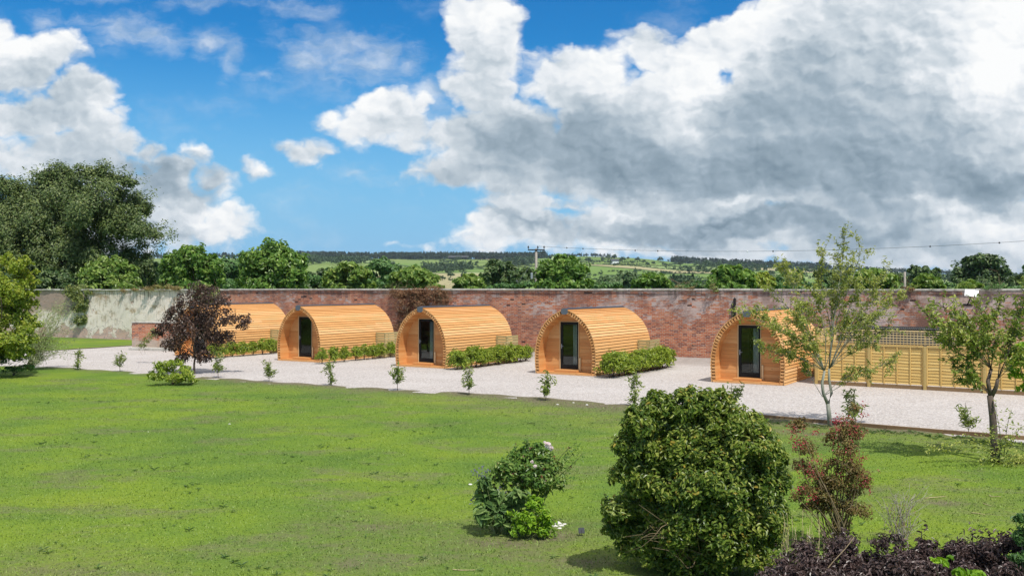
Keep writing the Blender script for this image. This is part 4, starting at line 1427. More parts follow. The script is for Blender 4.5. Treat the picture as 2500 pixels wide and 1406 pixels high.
# round big-leaved trees planted in a line just behind the wall
r = np.random.default_rng(5)
RT = [(270, 622, 74, 'pale round big-leaved tree under the dark tree at left', 'leaf_round_yellow'), (470, 598, 78, 'round bright green tree above the purple-leaved tree', 'leaf_round'),
      (670, 581, 82, 'tallest domed bright green tree above the gap between the two left cabins', 'leaf_round'), (850, 640, 62, 'low domed tree behind the wall left of the brown creeper', 'leaf_round_yellow'),
      (1010, 649, 64, 'round tree straight above the brown creeper', 'leaf_round_yellow'), (1146, 668, 38, 'smallest round tree left of the utility pole', 'leaf_round_yellow'),
      (1376, 622, 66, 'domed bright green tree touching the right side of the utility pole', 'leaf_round'), (1592, 667, 46, 'low round tree alone in the middle of the field view', 'leaf_round'),
      (1786, 646, 58, 'broad round tree above the dark wall post', 'leaf_round'), (2130, 655, 60, 'round tree seen through the pale young tree', 'leaf_round_yellow'), (2266, 669, 36, 'small pale round tree right of the bare post', 'leaf_round_yellow'),
      (2368, 686, 30, 'lowest pale bushy crown under the big oak at right', 'leaf_round_yellow')]
for px, py, hw, lab, mt in RT:
    Yt = 8.0 + float(wall_pt(wall_t(px))[1])
    h = 712 - py
    bl = [(px, py + h * .28, hw * .50, h * .28), (px - hw * .45, py + h * .52, hw * .52, h * .32), (px + hw * .45, py + h * .52, hw * .52, h * .32), (px, py + h * .55, hw * .66, h * .42),
          (px - hw * .62, py + h * .82, hw * .42, h * .28), (px + hw * .62, py + h * .82, hw * .42, h * .28), (px, py + h * .9, hw * .7, h * .3), (px - hw * .4, py + h * .98, hw * .5, h * .2), (px + hw * .4, py + h * .98, hw * .5, h * .2)]
    for q in range(5):
        bl.append((px + r.uniform(-.7, .7) * hw, py + h * r.uniform(.25, .8), hw * r.uniform(.2, .3)))
    make_tree('round_tree', lab, 'tree', 'round trees in a line behind the wall', px_blobs(r, bl, Yt, 1.0, .3), (P(px, 704, Yt)[0], Yt, 0), mt, int(4600 * (hw / 60.) * (h / 90.) ** .5) + 2600, .27, r, tr=.16, clumps=18, cr=.36, asp=.62, droop=.6, up=.3, shell=.6)

# looser darker trees between and behind them
r = np.random.default_rng(9)
MT = [(130, 655, 60, 78, 'leaf_dark', 'dark bushy tree in the shade under the huge left tree'), (345, 640, 46, 86, 'leaf_dark', 'dark tree between the pale round tree and the next round tree'), (30, 660, 60, 80, 'leaf_dark', 'dark bushy tree behind the yellow-green tree at left'), (400, 640, 60, 92, 'leaf_mid', 'dark bushy tree between the huge tree and the round tree right of it'), (560, 632, 62, 120, 'leaf_mid', 'mid green tree left of the tallest domed tree'),
      (600, 615, 40, 130, 'leaf_mid', 'mid green crown peeping over the shoulder of the tallest domed tree'), (775, 655, 62, 130, 'leaf_dark', 'dark green tree right of the tallest domed tree'),
      (820, 650, 45, 150, 'leaf_mid', 'mid green tree behind the low domed tree left of the creeper'), (925, 632, 60, 120, 'leaf_mid', 'broad dark tree between the two low domed trees'), (970, 648, 40, 150, 'leaf_dark', 'dark crown behind the round tree above the creeper'),
      (1218, 632, 50, 118, 'leaf_dark', 'dark upright tree left of the utility pole'), (1278, 652, 44, 126, 'leaf_dark', 'dark tree directly behind the utility pole'),
      (1450, 690, 26, 190, 'leaf_willow', 'small greyish bush right of the domed tree by the pole'), (1485, 672, 38, 200, 'leaf_willow', 'grey-green willow left of the middle field'), (1535, 662, 44, 210, 'leaf_willow', 'taller grey-green willow beside the low round tree'),
      (1850, 664, 42, 88, 'leaf_lime', 'yellow-tinged tree right of the broad round tree'), (1700, 690, 50, 230, 'leaf_dark', 'dark low thicket between the low round tree and the broad round tree'), (1925, 668, 46, 140, 'leaf_mid', 'mid green tree left of the pale young tree'),
      (2040, 662, 50, 150, 'leaf_dark', 'dark tree behind the top of the pale young tree'), (2190, 668, 52, 150, 'leaf_dark', 'dark tree left of the bare post'), (2258, 650, 42, 140, 'leaf_dark', 'dome-shaped dark tree left of the big oak'),
      (2490, 668, 30, 130, 'leaf_dark', 'dark tree cut by the right edge of the view'), (2545, 640, 50, 140, 'leaf_mid', 'tall tree just past the right edge of the view')]
for px, py, hw, Yt, mt, lab in MT:
    h = 714 - py
    bl = [(px, py + h * .35, hw * .6, h * .36), (px - hw * .5, py + h * .6, hw * .5, h * .36), (px + hw * .5, py + h * .58, hw * .5, h * .36), (px, py + h * .75, hw * .8, h * .36)]
    for q in range(8):
        bl.append((px + r.uniform(-.8, .8) * hw, py + h * r.uniform(.15, .8), hw * r.uniform(.18, .34)))
    make_tree('field_tree', lab, 'tree', 'trees beyond the wall', px_blobs(r, bl, Yt, .9, .4), (P(px, 704, Yt)[0], Yt, 0), mt, 4200, .0042 * Yt, r, tr=.0018 * Yt, clumps=12, cr=.34, asp=.6, shape=4)
r = np.random.default_rng(15)
make_tree('oak_tree', 'big dark spreading oak rising above the wall near the right edge', 'tree', 'trees beyond the wall',
          px_blobs(r, [(2395, 655, 38), (2360, 665, 34), (2430, 662, 34), (2395, 640, 26), (2370, 648, 22), (2420, 642, 22), (2345, 685, 30), (2445, 685, 28), (2395, 690, 50), (2338, 670, 14), (2455, 668, 14), (2408, 630, 12)], 150, 1.0, .4),
          (P(2395, 704, 150)[0], 150, 0), 'leaf_dark', 7000, .55, r, 'bark_dark', .4, 16, .32, .6, 4)

# low overgrown hedge line right behind the wall
r = np.random.default_rng(31)
bl = []
for px in range(330, 1000, 38): bl.append((px, 700 - r.uniform(0, 16), 34, 20))
for px in (1180, 1235, 1290, 1420, 1460, 1500, 1650, 1700, 1900, 1960, 2000, 2080, 2200, 2300, 2430, 2480): bl.append((px, 704 - r.uniform(-2, 6), 34, 12))
C, N, D = blob_leaves(r, px_blobs(r, bl, 88, .6, .2), 9000, 9, .4)
tag(leaf_object('ground_cover', M['leaf_mid'], C, N, D, r.uniform(.2, .42, len(C)), None, .6, shape=4), kind='stuff')

# ------------------------------------------------------------------ distant hill: woods and hedgerow trees
def crown_proto(seed, n, conif=False):
    r = np.random.default_rng(seed)
    if conif:
        z = r.random(n) ** 1.2; a = r.random(n) * 2 * math.pi
        rr = (1 - z * .86) * .30 * (.55 + .45 * r.random(n))
        C = np.stack([rr * np.cos(a), rr * np.sin(a), .12 + z * .9], -1)
    else:
        bl = [(0, 0, .55, .42, .42, .36), (-.22, .05, .45, .3, .3, .28), (.24, -.05, .48, .3, .3, .28), (0, -.2, .42, .3, .3, .3), (.05, .1, .8, .24, .24, .2)]
        C, _, _ = blob_leaves(r, bl, n, 10, .4)
    N = unit((C - np.array((0, 0, .45))) + r.normal(size=C.shape) * .35)
    D = unit(r.normal(size=C.shape))
    return leaf_geo(C, N, D, .17 if not conif else .15, .8, .2, 4)


def forest(name, spots, mat, seed, conif=.5, kind='stuff'):
    """many crowns in one mesh: (x, y, z, height, width)"""
    r = np.random.default_rng(seed)
    protos = [crown_proto(seed + i, 110, i % 2 == 0) for i in range(6)]
    Vs, Fs, o = [], [], 0
    for (x, y, z, h, w) in spots:
        q = r.integers(0, 3) * 2 + (0 if r.random() < conif else 1)
        V, Fc = protos[q]
        a = r.random() * 6.28
        c, s = math.cos(a), math.sin(a)
        V2 = np.stack([(V[:, 0] * c - V[:, 1] * s) * w, (V[:, 0] * s + V[:, 1] * c) * w, V[:, 2] * h], -1) + np.array((x, y, z))
        Vs.append(V2); Fs.append(Fc[0] + o); o += len(V)
    return tag(link_mesh(name, np_mesh(name, np.concatenate(Vs), [np.concatenate(Fs)], mat)), kind=kind)


r = np.random.default_rng(77)


def band(px0, px1, n, ya, yb, h0, h1, w=9):
    out = []
    for _ in range(n):
        Y = r.uniform(ya, yb); px = r.uniform(px0, px1)
        X = (px - CX) * Y / F
        h = r.uniform(h0, h1)
        out.append((X, Y, hz(X, Y) - 1, h, w * r.uniform(.8, 1.6) * h / 13))
    return out


spots = band(690, 1010, 420, 2100, 2220, 10, 17) + band(930, 1330, 620, 2110, 2230, 12, 18) + band(600, 800, 160, 1700, 2200, 10, 15) + band(1280, 1490, 110, 2170, 2230, 6, 10) \
    + band(1640, 2020, 480, 2100, 2215, 10, 17) + band(1960, 2250, 200, 2130, 2210, 7, 12) + band(2200, 2700, 300, 1900, 2200, 8, 13) + band(-200, 640, 300, 2050, 2220, 10, 15)
forest('far_wood', spots, M['leaf_pine'], 3, .4)
spots = band(1230, 1300, 60, 1500, 1600, 12, 17) + band(1030, 1150, 45, 1000, 1100, 9, 15) + band(740, 900, 90, 1300, 1600, 10, 15) + band(1640, 1700, 60, 430, 480, 6, 9) + band(1700, 2000, 60, 1300, 1500, 9, 14) + band(2050, 2500, 100, 900, 1200, 8, 13)
forest('hillside_copse', spots, M['leaf_far'], 8, .12)
hl = []
for _ in range(34):                                  # hedgerows: rows of bushes along field sides
    Y = r.uniform(450, 2000); px = r.uniform(880, 2300); X = (px - CX) * Y / F
    a = r.choice([0.05, .1, -.06, 1.2, .9]) + r.normal() * .08; Ln = r.uniform(60, 220)
    for t in np.arange(0, Ln, 4.5):
        x2, y2 = X + math.cos(a) * t, Y + math.sin(a) * t
        if y2 > 2150: continue
        hl.append((x2, y2, hz(x2, y2) - .6, r.uniform(2.2, 4.2) if r.random() > .08 else r.uniform(6, 10), r.uniform(4, 6)))
forest('hedgerow', hl, M['leaf_far'], 12, .0)

# hedgerow trees one can tell apart: copies of three kinds
hp = []
for i in range(3):
    V, Fc = crown_proto(60 + i, 320)
    hp.append((np_mesh('crown', V, Fc, M['leaf_far']), MB().tube([(0, 0, -.08), (0, 0, .1), (.01, 0, .45)], [.05, .04, .02], 6).mesh('trunk', M['bark_dark'])))
HT = [(1165, 645, 9), (1437, 642, 15), (1417, 646, 8), (1500, 636, 16), (1520, 640, 14), (1485, 634, 13), (1472, 637, 11), (1557, 640, 13), (1571, 643, 10), (1595, 646, 9), (1612, 640, 14), (1545, 645, 9), (1580, 650, 12), (1672, 658, 12), (1684, 668, 17), (1705, 665, 18), (1620, 672, 12), (1625, 650, 9), (1660, 650, 12), (1700, 648, 14),
      (1740, 650, 12), (1805, 655, 14), (1875, 652, 15), (1882, 672, 14), (1833, 660, 12), (1095, 668, 10), (1100, 678, 16), (1080, 685, 14), (960, 648, 10), (1062, 660, 13), (1120, 655, 12), (1500, 650, 6), (1533, 634, 8), (1632, 636, 6), (1150, 640, 5), (1345, 638, 18), (905, 640, 12), (1240, 640, 9), (1950, 662, 14), (2020, 668, 12), (1340, 652, 12)]
for i, (px, py, hpx) in enumerate(HT):
    # find where this sight line meets the hillside
    Yt = 420.
    while Yt < 2150 and P(px, py, Yt)[2] > hz(P(px, py, Yt)[0], Yt): Yt += 5
    x, y, z = P(px, py, Yt)
    root = empty('hedgerow_tree', (x, Yt, hz(x, Yt) - .3), r.uniform(0, 6.28))
    s = hpx * Yt / F
    root.scale = (s * r.uniform(1.0, 1.5), s * r.uniform(1.0, 1.5), s * 1.0)
    tag(root, 'small dark tree standing alone among the fields of the far hillside', 'tree', 'field trees dotted over the far hillside')
    link_mesh('crown', hp[i % 3][0], root); link_mesh('trunk', hp[i % 3][1], root)

# a belt of trees to the west of the garden, out of the frame but mirrored in the cabin doors
sp = []
for _ in range(130):
    a = r.uniform(-.15, 1.0)
    x, y = -44 - r.uniform(0, 14) + 16 * a * 0, -40 + a * 62
    sp.append((x, y, -.3, r.uniform(6, 9), r.uniform(6, 9)))
forest('tree_belt', sp, M['leaf_dark'], 4, .1)
# ------------------------------------------------------------------ planting in the garden
def cluster(rng, blobs, n, L, mat, name, parent, origin, **k):
    sh = k.pop('shape', 6); asp = k.pop('asp', .42); fold = k.pop('fold', .25)
    C, N, D = blob_leaves(rng, blobs, n, **k)
    keep = C[:, 2] > .015
    C, N, D = C[keep], N[keep], D[keep]
    return leaf_object(name, M[mat], C, N, D, L * rng.uniform(.6, 1.3, len(C)), parent, asp, fold, sh, origin)


def plant_root(name, label, cat, px, py, group=None, Y=None):
    x, y = G(px, py)
    if Y: x, y = (px - CX) * Y / F, Y
    return tag(empty(name, (x, y, 0)), label, cat, group), (x, y, 0)


# the purple-leaved tree
r = np.random.default_rng(41)
Y = 39.6
bl = [(485, 715, 28), (455, 745, 36), (510, 745, 36), (425, 790, 36), (475, 785, 48), (535, 785, 42), (575, 790, 26), (405, 815, 28), (450, 835, 44), (505, 840, 44), (470, 870, 32), (550, 830, 28), (590, 800, 16), (432, 760, 22), (520, 710, 16), (420, 850, 26), (540, 740, 22), (390, 800, 14), (500, 880, 20), (602, 786, 10), (440, 880, 18), (470, 810, 60), (520, 830, 30), (595, 780, 18), (380, 815, 12), (500, 870, 26)]
make_tree('plum_tree', 'small dense purple-leaved tree on the lawn edge in front of the westmost cabin', 'tree', None, px_blobs(r, bl, Y, 1.0, .4), (G(474, 913)[0], G(474, 913)[1], 0), 'leaf_purple', 10500, .105, r, 'bark_dark', .045, 14, .40, .5, 6, droop=.5, up=.3)

# yellow-green tree cut by the left edge, and the feathery shrub beside it
r = np.random.default_rng(42)
Y = 38.
bl = [(20, 650, 34), (62, 640, 20), (40, 685, 40), (75, 690, 18), (0, 720, 60), (60, 745, 32), (20, 790, 55), (70, 800, 30), (0, 850, 60), (55, 860, 34), (-60, 700, 60), (-60, 800, 70), (-40, 640, 40), (85, 665, 10), (92, 690, 8), (-90, 870, 60), (20, 830, 55), (50, 830, 40), (30, 750, 50), (10, 880, 50), (65, 720, 30), (40, 660, 30)]
make_tree('maple_tree', 'yellow-green leafy tree cut by the left edge of the view', 'tree', None, px_blobs(r, bl, Y, 1.0, .4), (G(10, 912)[0], Y, 0), 'leaf_lime', 20000, .12, r, 'bark_brown', .09, 16, .34, .6, 6, up=.5, droop=.4)
bl = [(30, 880, 40, 30), (60, 900, 30, 16), (10, 905, 36, 16), (-40, 890, 50, 30)]
root, o = plant_root('low_shrub', 'dark low bush under the yellow-green tree at the left edge', 'shrub', 30, 918)
cluster(r, px_blobs(r, bl, o[1], .8, .2), 2600, .09, 'leaf_mid', 'leaves', root, o, clumps=12)
mb = MB()
for k in range(7): limb(mb, r, (0, 0, 0), (r.uniform(-.7, .7), r.uniform(-.3, .3), r.uniform(.3, .6)), .012, .004)
mb.build('stem', M['bark_brown'], root)
root, o = plant_root('feathery_shrub', 'wispy grey-green feathery shrub right of the yellow-green tree at left', 'shrub', 70, 902)
mb = MB(); CC = [[], [], []]
for k in range(34):
    t = r.random()
    e = P(55 + 150 * r.random() ** .8, 735 + 140 * r.random() + 30 * (t - .5), o[1] + r.uniform(-1, 1))
    pts = limb(mb, r, (r.uniform(-.15, .15), r.uniform(-.15, .15), 0), (e[0] - o[0], e[1] - o[1], e[2]), .012, .003, sag=.12)
    for i in range(2, len(pts)):
        q = spray(r, np.array(pts[i - 1]) + np.array(o), np.array(pts[i]) + np.array(o) + r.normal(size=3) * .12, 40, .09, .4)
        for j in range(3): CC[j].append(q[j])
mb.build('stem', M['twig'], root)
C, N, D = [np.concatenate(q) for q in CC]
leaf_object('leaves', M['leaf_feather'], C, N, D, r.uniform(.06, .12, len(C)), root, .24, .1, 4, o)

# glossy shrub under the purple tree
r = np.random.default_rng(43)
root, o = plant_root('laurel_shrub', 'rounded bright glossy shrub on the lawn under the purple-leaved tree', 'shrub', 420, 940)
cluster(r, px_blobs(r, [(405, 905, 32, 28), (440, 918, 40, 24), (395, 925, 32, 18), (425, 890, 24, 16), (455, 930, 28, 12), (380, 918, 18, 16)], o[1], .9, .2), 2600, .125, 'leaf_hedge', 'leaves', root, o, clumps=12, cr=.34, asp=.36, droop=.5)
mb = MB()
for k in range(9): limb(mb, r, (0, 0, 0), (r.uniform(-.6, .6), r.uniform(-.4, .4), r.uniform(.3, .6)), .014, .005)
mb.build('stem', M['bark_brown'], root)

# hedge plants along the cabins: four kinds copied
r = np.random.default_rng(44)
protos = []
for k in range(4):
    bl = [(0, 0, .28, .36, .36, .26), (0, 0, .46, .34, .34, .32), (.14, .08, .6, .24, .24, .2), (-.14, -.06, .58, .24, .24, .2), (.05, -.15, .35, .28, .26, .24), (-.12, .14, .35, .26, .26, .24), (0, 0, .72, .2, .2, .14)]
    bl = [tuple(np.array(b) + np.concatenate([r.normal(size=3) * .03, np.zeros(3)])) for b in bl]
    C, N, D = blob_leaves(r, bl, 1100, 10, .46, .7, .4, .7, .3)
    V, Fc = leaf_geo(C, N, D, 1.0 * .125 * r.uniform(.7, 1.25, len(C)), .30, .25, 6)
    st = MB()
    for j in range(7): limb(st, r, (r.uniform(-.05, .05), r.uniform(-.05, .05), -.02), (r.uniform(-.25, .25), r.uniform(-.25, .25), r.uniform(.45, .8)), .010, .004, 4)
    protos.append((np_mesh('leaves', V, Fc, M['leaf_hedge']), st.mesh('stem', M['bark_brown'])))


def hedge_row(ci, lab, l, a0, a1, n, sx, sz, jit):
    for k in range(n):
        a = a0 + (a1 - a0) * k / (n - 1) + r.uniform(-jit, jit)
        p = cabin_pt(CABINS[ci][0], l + r.uniform(-.06, .06), a)
        root = empty('hedge_plant', (p[0], p[1], 0), r.uniform(0, 6.28))
        s = r.uniform(.9, 1.1)
        root.scale = (sx * s, sx * s, sz * s * r.uniform(.93, 1.07))
        tag(root, lab, 'hedge plant', lab.replace('laurel hedge plant', 'laurel hedge plants'))
        m = protos[(k + ci) % 4]
        link_mesh('leaves', m[0], root); link_mesh('stem', m[1], root)


hedge_row(0, 'laurel hedge plant in the row along the half hidden westmost cabin', 2.05, -.5, 5.4, 10, .95, .92, .12)
hedge_row(1, 'laurel hedge plant in the gappy row ending left of the creeper-backed cabin', 2.0, -.4, 5.8, 10, .86, .9, .2)
hedge_row(2, 'laurel hedge plant in the row along the creeper-backed cabin', 2.1, -.2, 5.8, 13, 1.1, .98, .08)
hedge_row(3, 'laurel hedge plant in the fullest row, right of the picture centre', 2.15, -.3, 5.7, 14, 1.25, 1.05, .06)
mb = MB()

# saplings along the lawn edge
r = np.random.default_rng(45)
sp = []
for k in range(4):
    st = MB(); CC = [[], [], []]
    main = limb(st, r, (0, 0, -.03), (r.uniform(-.05, .05), r.uniform(-.04, .04), .80), .011, .005, 6, wob=.02)
    for j in range(11):
        z = r.uniform(.16, .78); b0 = main[min(6, int(z / .8 * 6))]
        e = (b0[0] + r.uniform(-.23, .23), b0[1] + r.uniform(-.23, .23), z + r.uniform(.02, .16))
        limb(st, r, b0, e, .005, .002, 3)
        q = spray(r, np.array(b0), np.array(e), 22, .05, .6)
        for i in range(3): CC[i].append(q[i])
    C, N, D = [np.concatenate(q) for q in CC]
    V, Fc = leaf_geo(C, N, D, r.uniform(.085, .15, len(C)), .30, .25, 6)
    sp.append((np_mesh('leaves', V, Fc, M['leaf_sapling']), st.mesh('stem', M['bark_brown'])))
SAP = [(190, 903, 1.0, 'sapling nearest the yellow-green tree at the left edge'), (293, 907, 1.0, 'sapling in front of the low ruined brick wall'), (533, 922, 1.0, 'sapling just right of the purple-leaved tree'),
       (657, 931, 1.05, 'sapling left of the second cabin from the left'), (808, 941, 1.0, 'sapling in front of the gappy hedge row'), (970, 953, 1.1, 'sapling in front of the left corner of the creeper-backed cabin'),
       (1145, 964, 1.05, 'sapling in front of the creeper-backed cabin hedge'), (1332, 979, 1.05, 'bushy sapling in front of the cabin with the fullest hedge'), (1549, 992, .98, 'thin sapling left of the big foreground bush'),
       (1790, 1012, 1.1, 'sapling poking out above the top of the big foreground bush'), (2088, 1040, 1.05, 'pale sapling behind the red-flowered shrub'), (2366, 1058, .95, 'sapling left of the dark-trunked tree at right')]
for k, (px, py, s, lab) in enumerate(SAP):
    x, y = G(px, py)
    root = tag(empty('sapling', (x, y, 0), r.uniform(0, 6.28)), lab, 'sapling', 'saplings planted along the lawn edge')
    s *= r.uniform(.9, 1.12)
    root.rotation_euler = (r.normal() * .05, r.normal() * .05, r.uniform(0, 6.28))
    root.scale = (s * r.uniform(.85, 1.15), s, s * r.uniform(.92, 1.1))
    link_mesh('leaves', sp[k % 4][0], root); link_mesh('stem', sp[k % 4][1], root)


# ------------------------------------------------------------------ the two young trees on the right
def young_tree(name, label, base, trunk, tips, bark, leaf, r0, nl, L, asp, seed, twig=.45, drp=.4, leaf_from=.3):
    """trunk: list of photo points with depth offset; tips: photo points (px,py,dy,origin index)"""
    r = np.random.default_rng(seed)
    Yb = base[1]
    root = tag(empty(name, base), label, 'tree')
    loc = lambda px, py, dy=0: np.array(P(px, py, Yb + dy)) - np.array(base)
    mb = MB()
    for line, ra, rb in trunk:
        pts = [loc(*q) for q in line]
        k = len(pts); mb.tube([tuple(q) for q in pts], [ra + (rb - ra) * i / (k - 1) for i in range(k)], 8)
    CC = [[], [], []]
    br = MB()
    for (px, py, dy, o) in tips:
        a = loc(*o); b = loc(px, py, dy)
        Ln = np.linalg.norm(b - a)
        pts = limb(br, r, a, b, r0 * (.25 + .13 * Ln), .005, 9, sag=.06, wob=.028)
        ntw = int(6 + Ln * 7)
        for _ in range(ntw):
            t = r.uniform(leaf_from, 1.0)
            i = min(8, int(t * 9)); p = np.array(pts[i].lerp(pts[i + 1], t * 9 - i))
            d = unit((b - a) / Ln * .9 + r.normal(size=3) * .75 + np.array((0, 0, .12)))
            q = p + d * twig * r.uniform(.35, 1.0) * (.6 + .5 * Ln / 2)
            limb(br, r, p, q, .006, .002, 3)
            s_ = spray(r, p * .7 + q * .3, q, nl, .035, drp)
            for j in range(3): CC[j].append(s_[j])
        s_ = spray(r, np.array(pts[6]), b, nl * 2, .05, drp)
        for j in range(3): CC[j].append(s_[j])
    mb.v, mb.f, mb.sm = mb.v + br.v, mb.f + [tuple(i + len(mb.v) for i in f) for f in br.f], mb.sm + br.sm
    mb.build('trunk', M[bark], root)
    C, N, D = [np.concatenate(q) for q in CC]
    leaf_object('crown', M[leaf], C, N, D, L * r.uniform(.6, 1.25, len(C)), root, asp, .25, 6)
    return root


bx, by = G(2026, 1042)
f1, f2 = (2013, 905, .0), (2024, 900, .1)
lo = (2008, 968, 0)
TA = [(1845, 765, -.4, f1), (1800, 760, .3, f1), (1880, 700, .5, f1), (1905, 640, -.2, f1), (1925, 668, .6, f1), (1945, 745, -.8, f1), (2010, 612, .2, f2), (2060, 582, 0, f2), (2105, 600, .3, f2), (2085, 640, -.5, f2), (2035, 680, .5, f1), (1985, 690, -.5, f1), (2170, 660, .4, f2),
      (2205, 715, -.2, f2), (2165, 720, .7, f2), (2150, 770, -.6, f2), (2190, 800, .2, f2), (2110, 700, -.4, f2), (1875, 850, .3, f1), (1855, 845, -.3, f1), (1895, 800, -.6, f1), (2135, 840, -.5, f2), (1960, 830, -.7, f1), (2075, 760, .8, f2), (1935, 780, .8, f1), (2185, 880, .1, lo), (2120, 900, -.3, lo), (1955, 870, .2, lo)]
young_tree('young_tree', 'pale open young tree with grey forked stem in front of the fence', (bx, by, 0),
           [([(2027, 1046, 0), (2024, 1010, 0), (2021, 985, 0)], .062, .052), ([(2021, 986, 0), (2010, 960, -.05), (2007, 935, -.05), f1], .045, .03), ([(2022, 986, 0), (2030, 960, .08), (2024, 925, .1), f2], .040, .028)],
           TA, 'bark_grey', 'leaf_young', .020, 20, .085, .38, 51, .42, .1, .34)
# darker stemmed tree with bigger drooping leaves
bx, by = G(2428, 1128)
g1, g2, g3 = (2418, 962, 0), (2420, 900, .1), (2436, 925, -.1)
TB = [(2262, 770, .1, g2), (2285, 735, .5, g2), (2325, 760, -.3, g2), (2345, 800, -.5, g2), (2390, 738, .4, g2), (2400, 770, -.4, g2), (2440, 742, .2, g2), (2300, 830, -.2, g1), (2320, 880, .2, g1), (2345, 905, -.3, g1), (2265, 815, .5, g1), (2480, 800, -.2, g3), (2470, 860, .3, g3), (2505, 720, 0, g3),
      (2490, 760, .4, g3), (2370, 850, .3, g2), (2430, 830, -.5, g2), (2350, 765, .6, g2), (2520, 850, -.4, g3), (2300, 790, -.4, g2), (2390, 820, -.6, g2), (2520, 690, .3, g3), (2350, 930, .4, g1)]
young_tree('cherry_tree', 'young tree with dark trunk and drooping leaves at the right edge', (bx, by, 0),
           [([(2430, 1132, 0), (2427, 1080, 0), (2424, 1020, 0), (2417, 965, 0)], .085, .06), ([(2418, 968, 0), (2412, 930, 0), g2], .045, .032), ([(2420, 968, 0), (2432, 945, -.05), g3], .048, .034)],
           TB, 'bark_brown', 'leaf_cherry', .018, 12, .10, .40, 52, .40, .9, .3)
r = np.random.default_rng(53)
root, o = plant_root('lime_tree_branch', 'bright lime-green leafy branch hanging in from the right edge', 'tree', 2560, 1100)
cluster(r, px_blobs(r, [(2490, 890, 26), (2480, 920, 20), (2510, 870, 36), (2500, 950, 20), (2545, 900, 50), (2475, 905, 14), (2560, 980, 50)], o[1], .8, .3), 2600, .085, 'leaf_bright', 'leaves', root, o, clumps=12, asp=.5, droop=.4)
mb = MB()
for px, py in ((2490, 890), (2510, 870), (2545, 900), (2500, 950), (2560, 980)):
    e = P(px, py, o[1]); limb(mb, r, (0, 0, 0), (e[0] - o[0], 0, e[2]), .05, .008)
mb.build('trunk', M['bark_brown'], root)

# climbing rose round the dark trunk, canes arching into the lawn
r = np.random.default_rng(54)
root, o = plant_root('climbing_rose', 'straggly climbing rose round the dark trunk with canes arching over the lawn', 'rose', 2445, 1125)
mb = MB(); CC = [[], [], []]
for a, b, n in (((2440, 1120), (2432, 975), 30), ((2450, 1120), (2470, 1000), 40), ((2455, 1110), (2500, 1040), 50), ((2440, 1115), (2380, 1090), 40), ((2450, 1110), (2265, 1095), 150), ((2520, 1112), (2300, 1082), 100), ((2470, 1170), (2390, 1155), 50), ((2520, 1200), (2390, 1160), 60),
                ((2510, 1130), (2440, 1140), 60), ((2500, 1180), (2460, 1190), 90), ((2520, 1160), (2470, 1130), 90), ((2430, 1120), (2470, 1065), 70), ((2445, 1110), (2415, 1050), 50)):
    e = np.array(P(*b, o[1] - r.uniform(0, 1.2))) - np.array(o); s = np.array(P(*a, o[1] - r.uniform(0, .4))) - np.array(o)
    e[2] = max(e[2], .05); s[2] = max(s[2], .0)
    pts = limb(mb, r, s, e, .009, .003, 7, sag=.12, wob=.03)
    for i in range(2, 8):
        q = spray(r, np.array(pts[i - 1]), np.array(pts[i]), n // 6, .055, .5)
        for j in range(3): CC[j].append(q[j])
mb.build('cane', M['stem_green'], root)
C, N, D = [np.concatenate(q) for q in CC]
leaf_object('leaves', M['leaf_young'], C, N, D, r.uniform(.04, .085, len(C)), root, .5, .25, 6)

# ------------------------------------------------------------------ foreground shrubs
r = np.random.default_rng(61)
root, o = plant_root('evergreen_bush', 'largest rounded glossy evergreen bush in the foreground', 'shrub', 1700, 1425)
Yf = o[1]
bl = [(1565, 1040, 45), (1612, 1010, 50), (1690, 1005, 58), (1745, 990, 40), (1775, 1035, 60), (1560, 1100, 60), (1640, 1095, 90), (1740, 1110, 100), (1830, 1085, 66), (1868, 1130, 52), (1840, 1040, 34), (1890, 1180, 40), (1535, 1170, 50), (1620, 1190, 95), (1730, 1200, 115), (1830, 1200, 90),
      (1510, 1260, 44), (1590, 1290, 95), (1720, 1300, 120), (1830, 1290, 90), (1885, 1270, 42), (1505, 1325, 38), (1580, 1370, 80), (1690, 1390, 100), (1800, 1380, 90), (1870, 1350, 50), (1550, 1010, 22), (1520, 1090, 26), (1760, 960, 14), (1720, 968, 16), (1600, 968, 18), (1665, 965, 18), (1495, 1290, 24), (1905, 1120, 20)]
bl = [(q[0], q[1], q[2], q[2], .42 * max(0, min(1, (q[1] - 1120) / 150))) for q in bl]
pb_ = px_blobs(r, bl, Yf, 1.0, .25)
cluster(r, pb_, 62000, .062, 'leaf_laurel', 'leaves', root, o, clumps=40, cr=.29, asp=.42, shell=.76, up=.8, droop=.2)
cluster(r, [(q[0] * .97 + o[0] * .03, q[1] + .12, q[2] * .98, q[3] * .8, q[4] * .8, q[5] * .8) for q in pb_], 16000, .085, 'leaf_laurel', 'inner_leaves', root, o, clumps=30, cr=.4, asp=.5, shell=.3, up=.2)
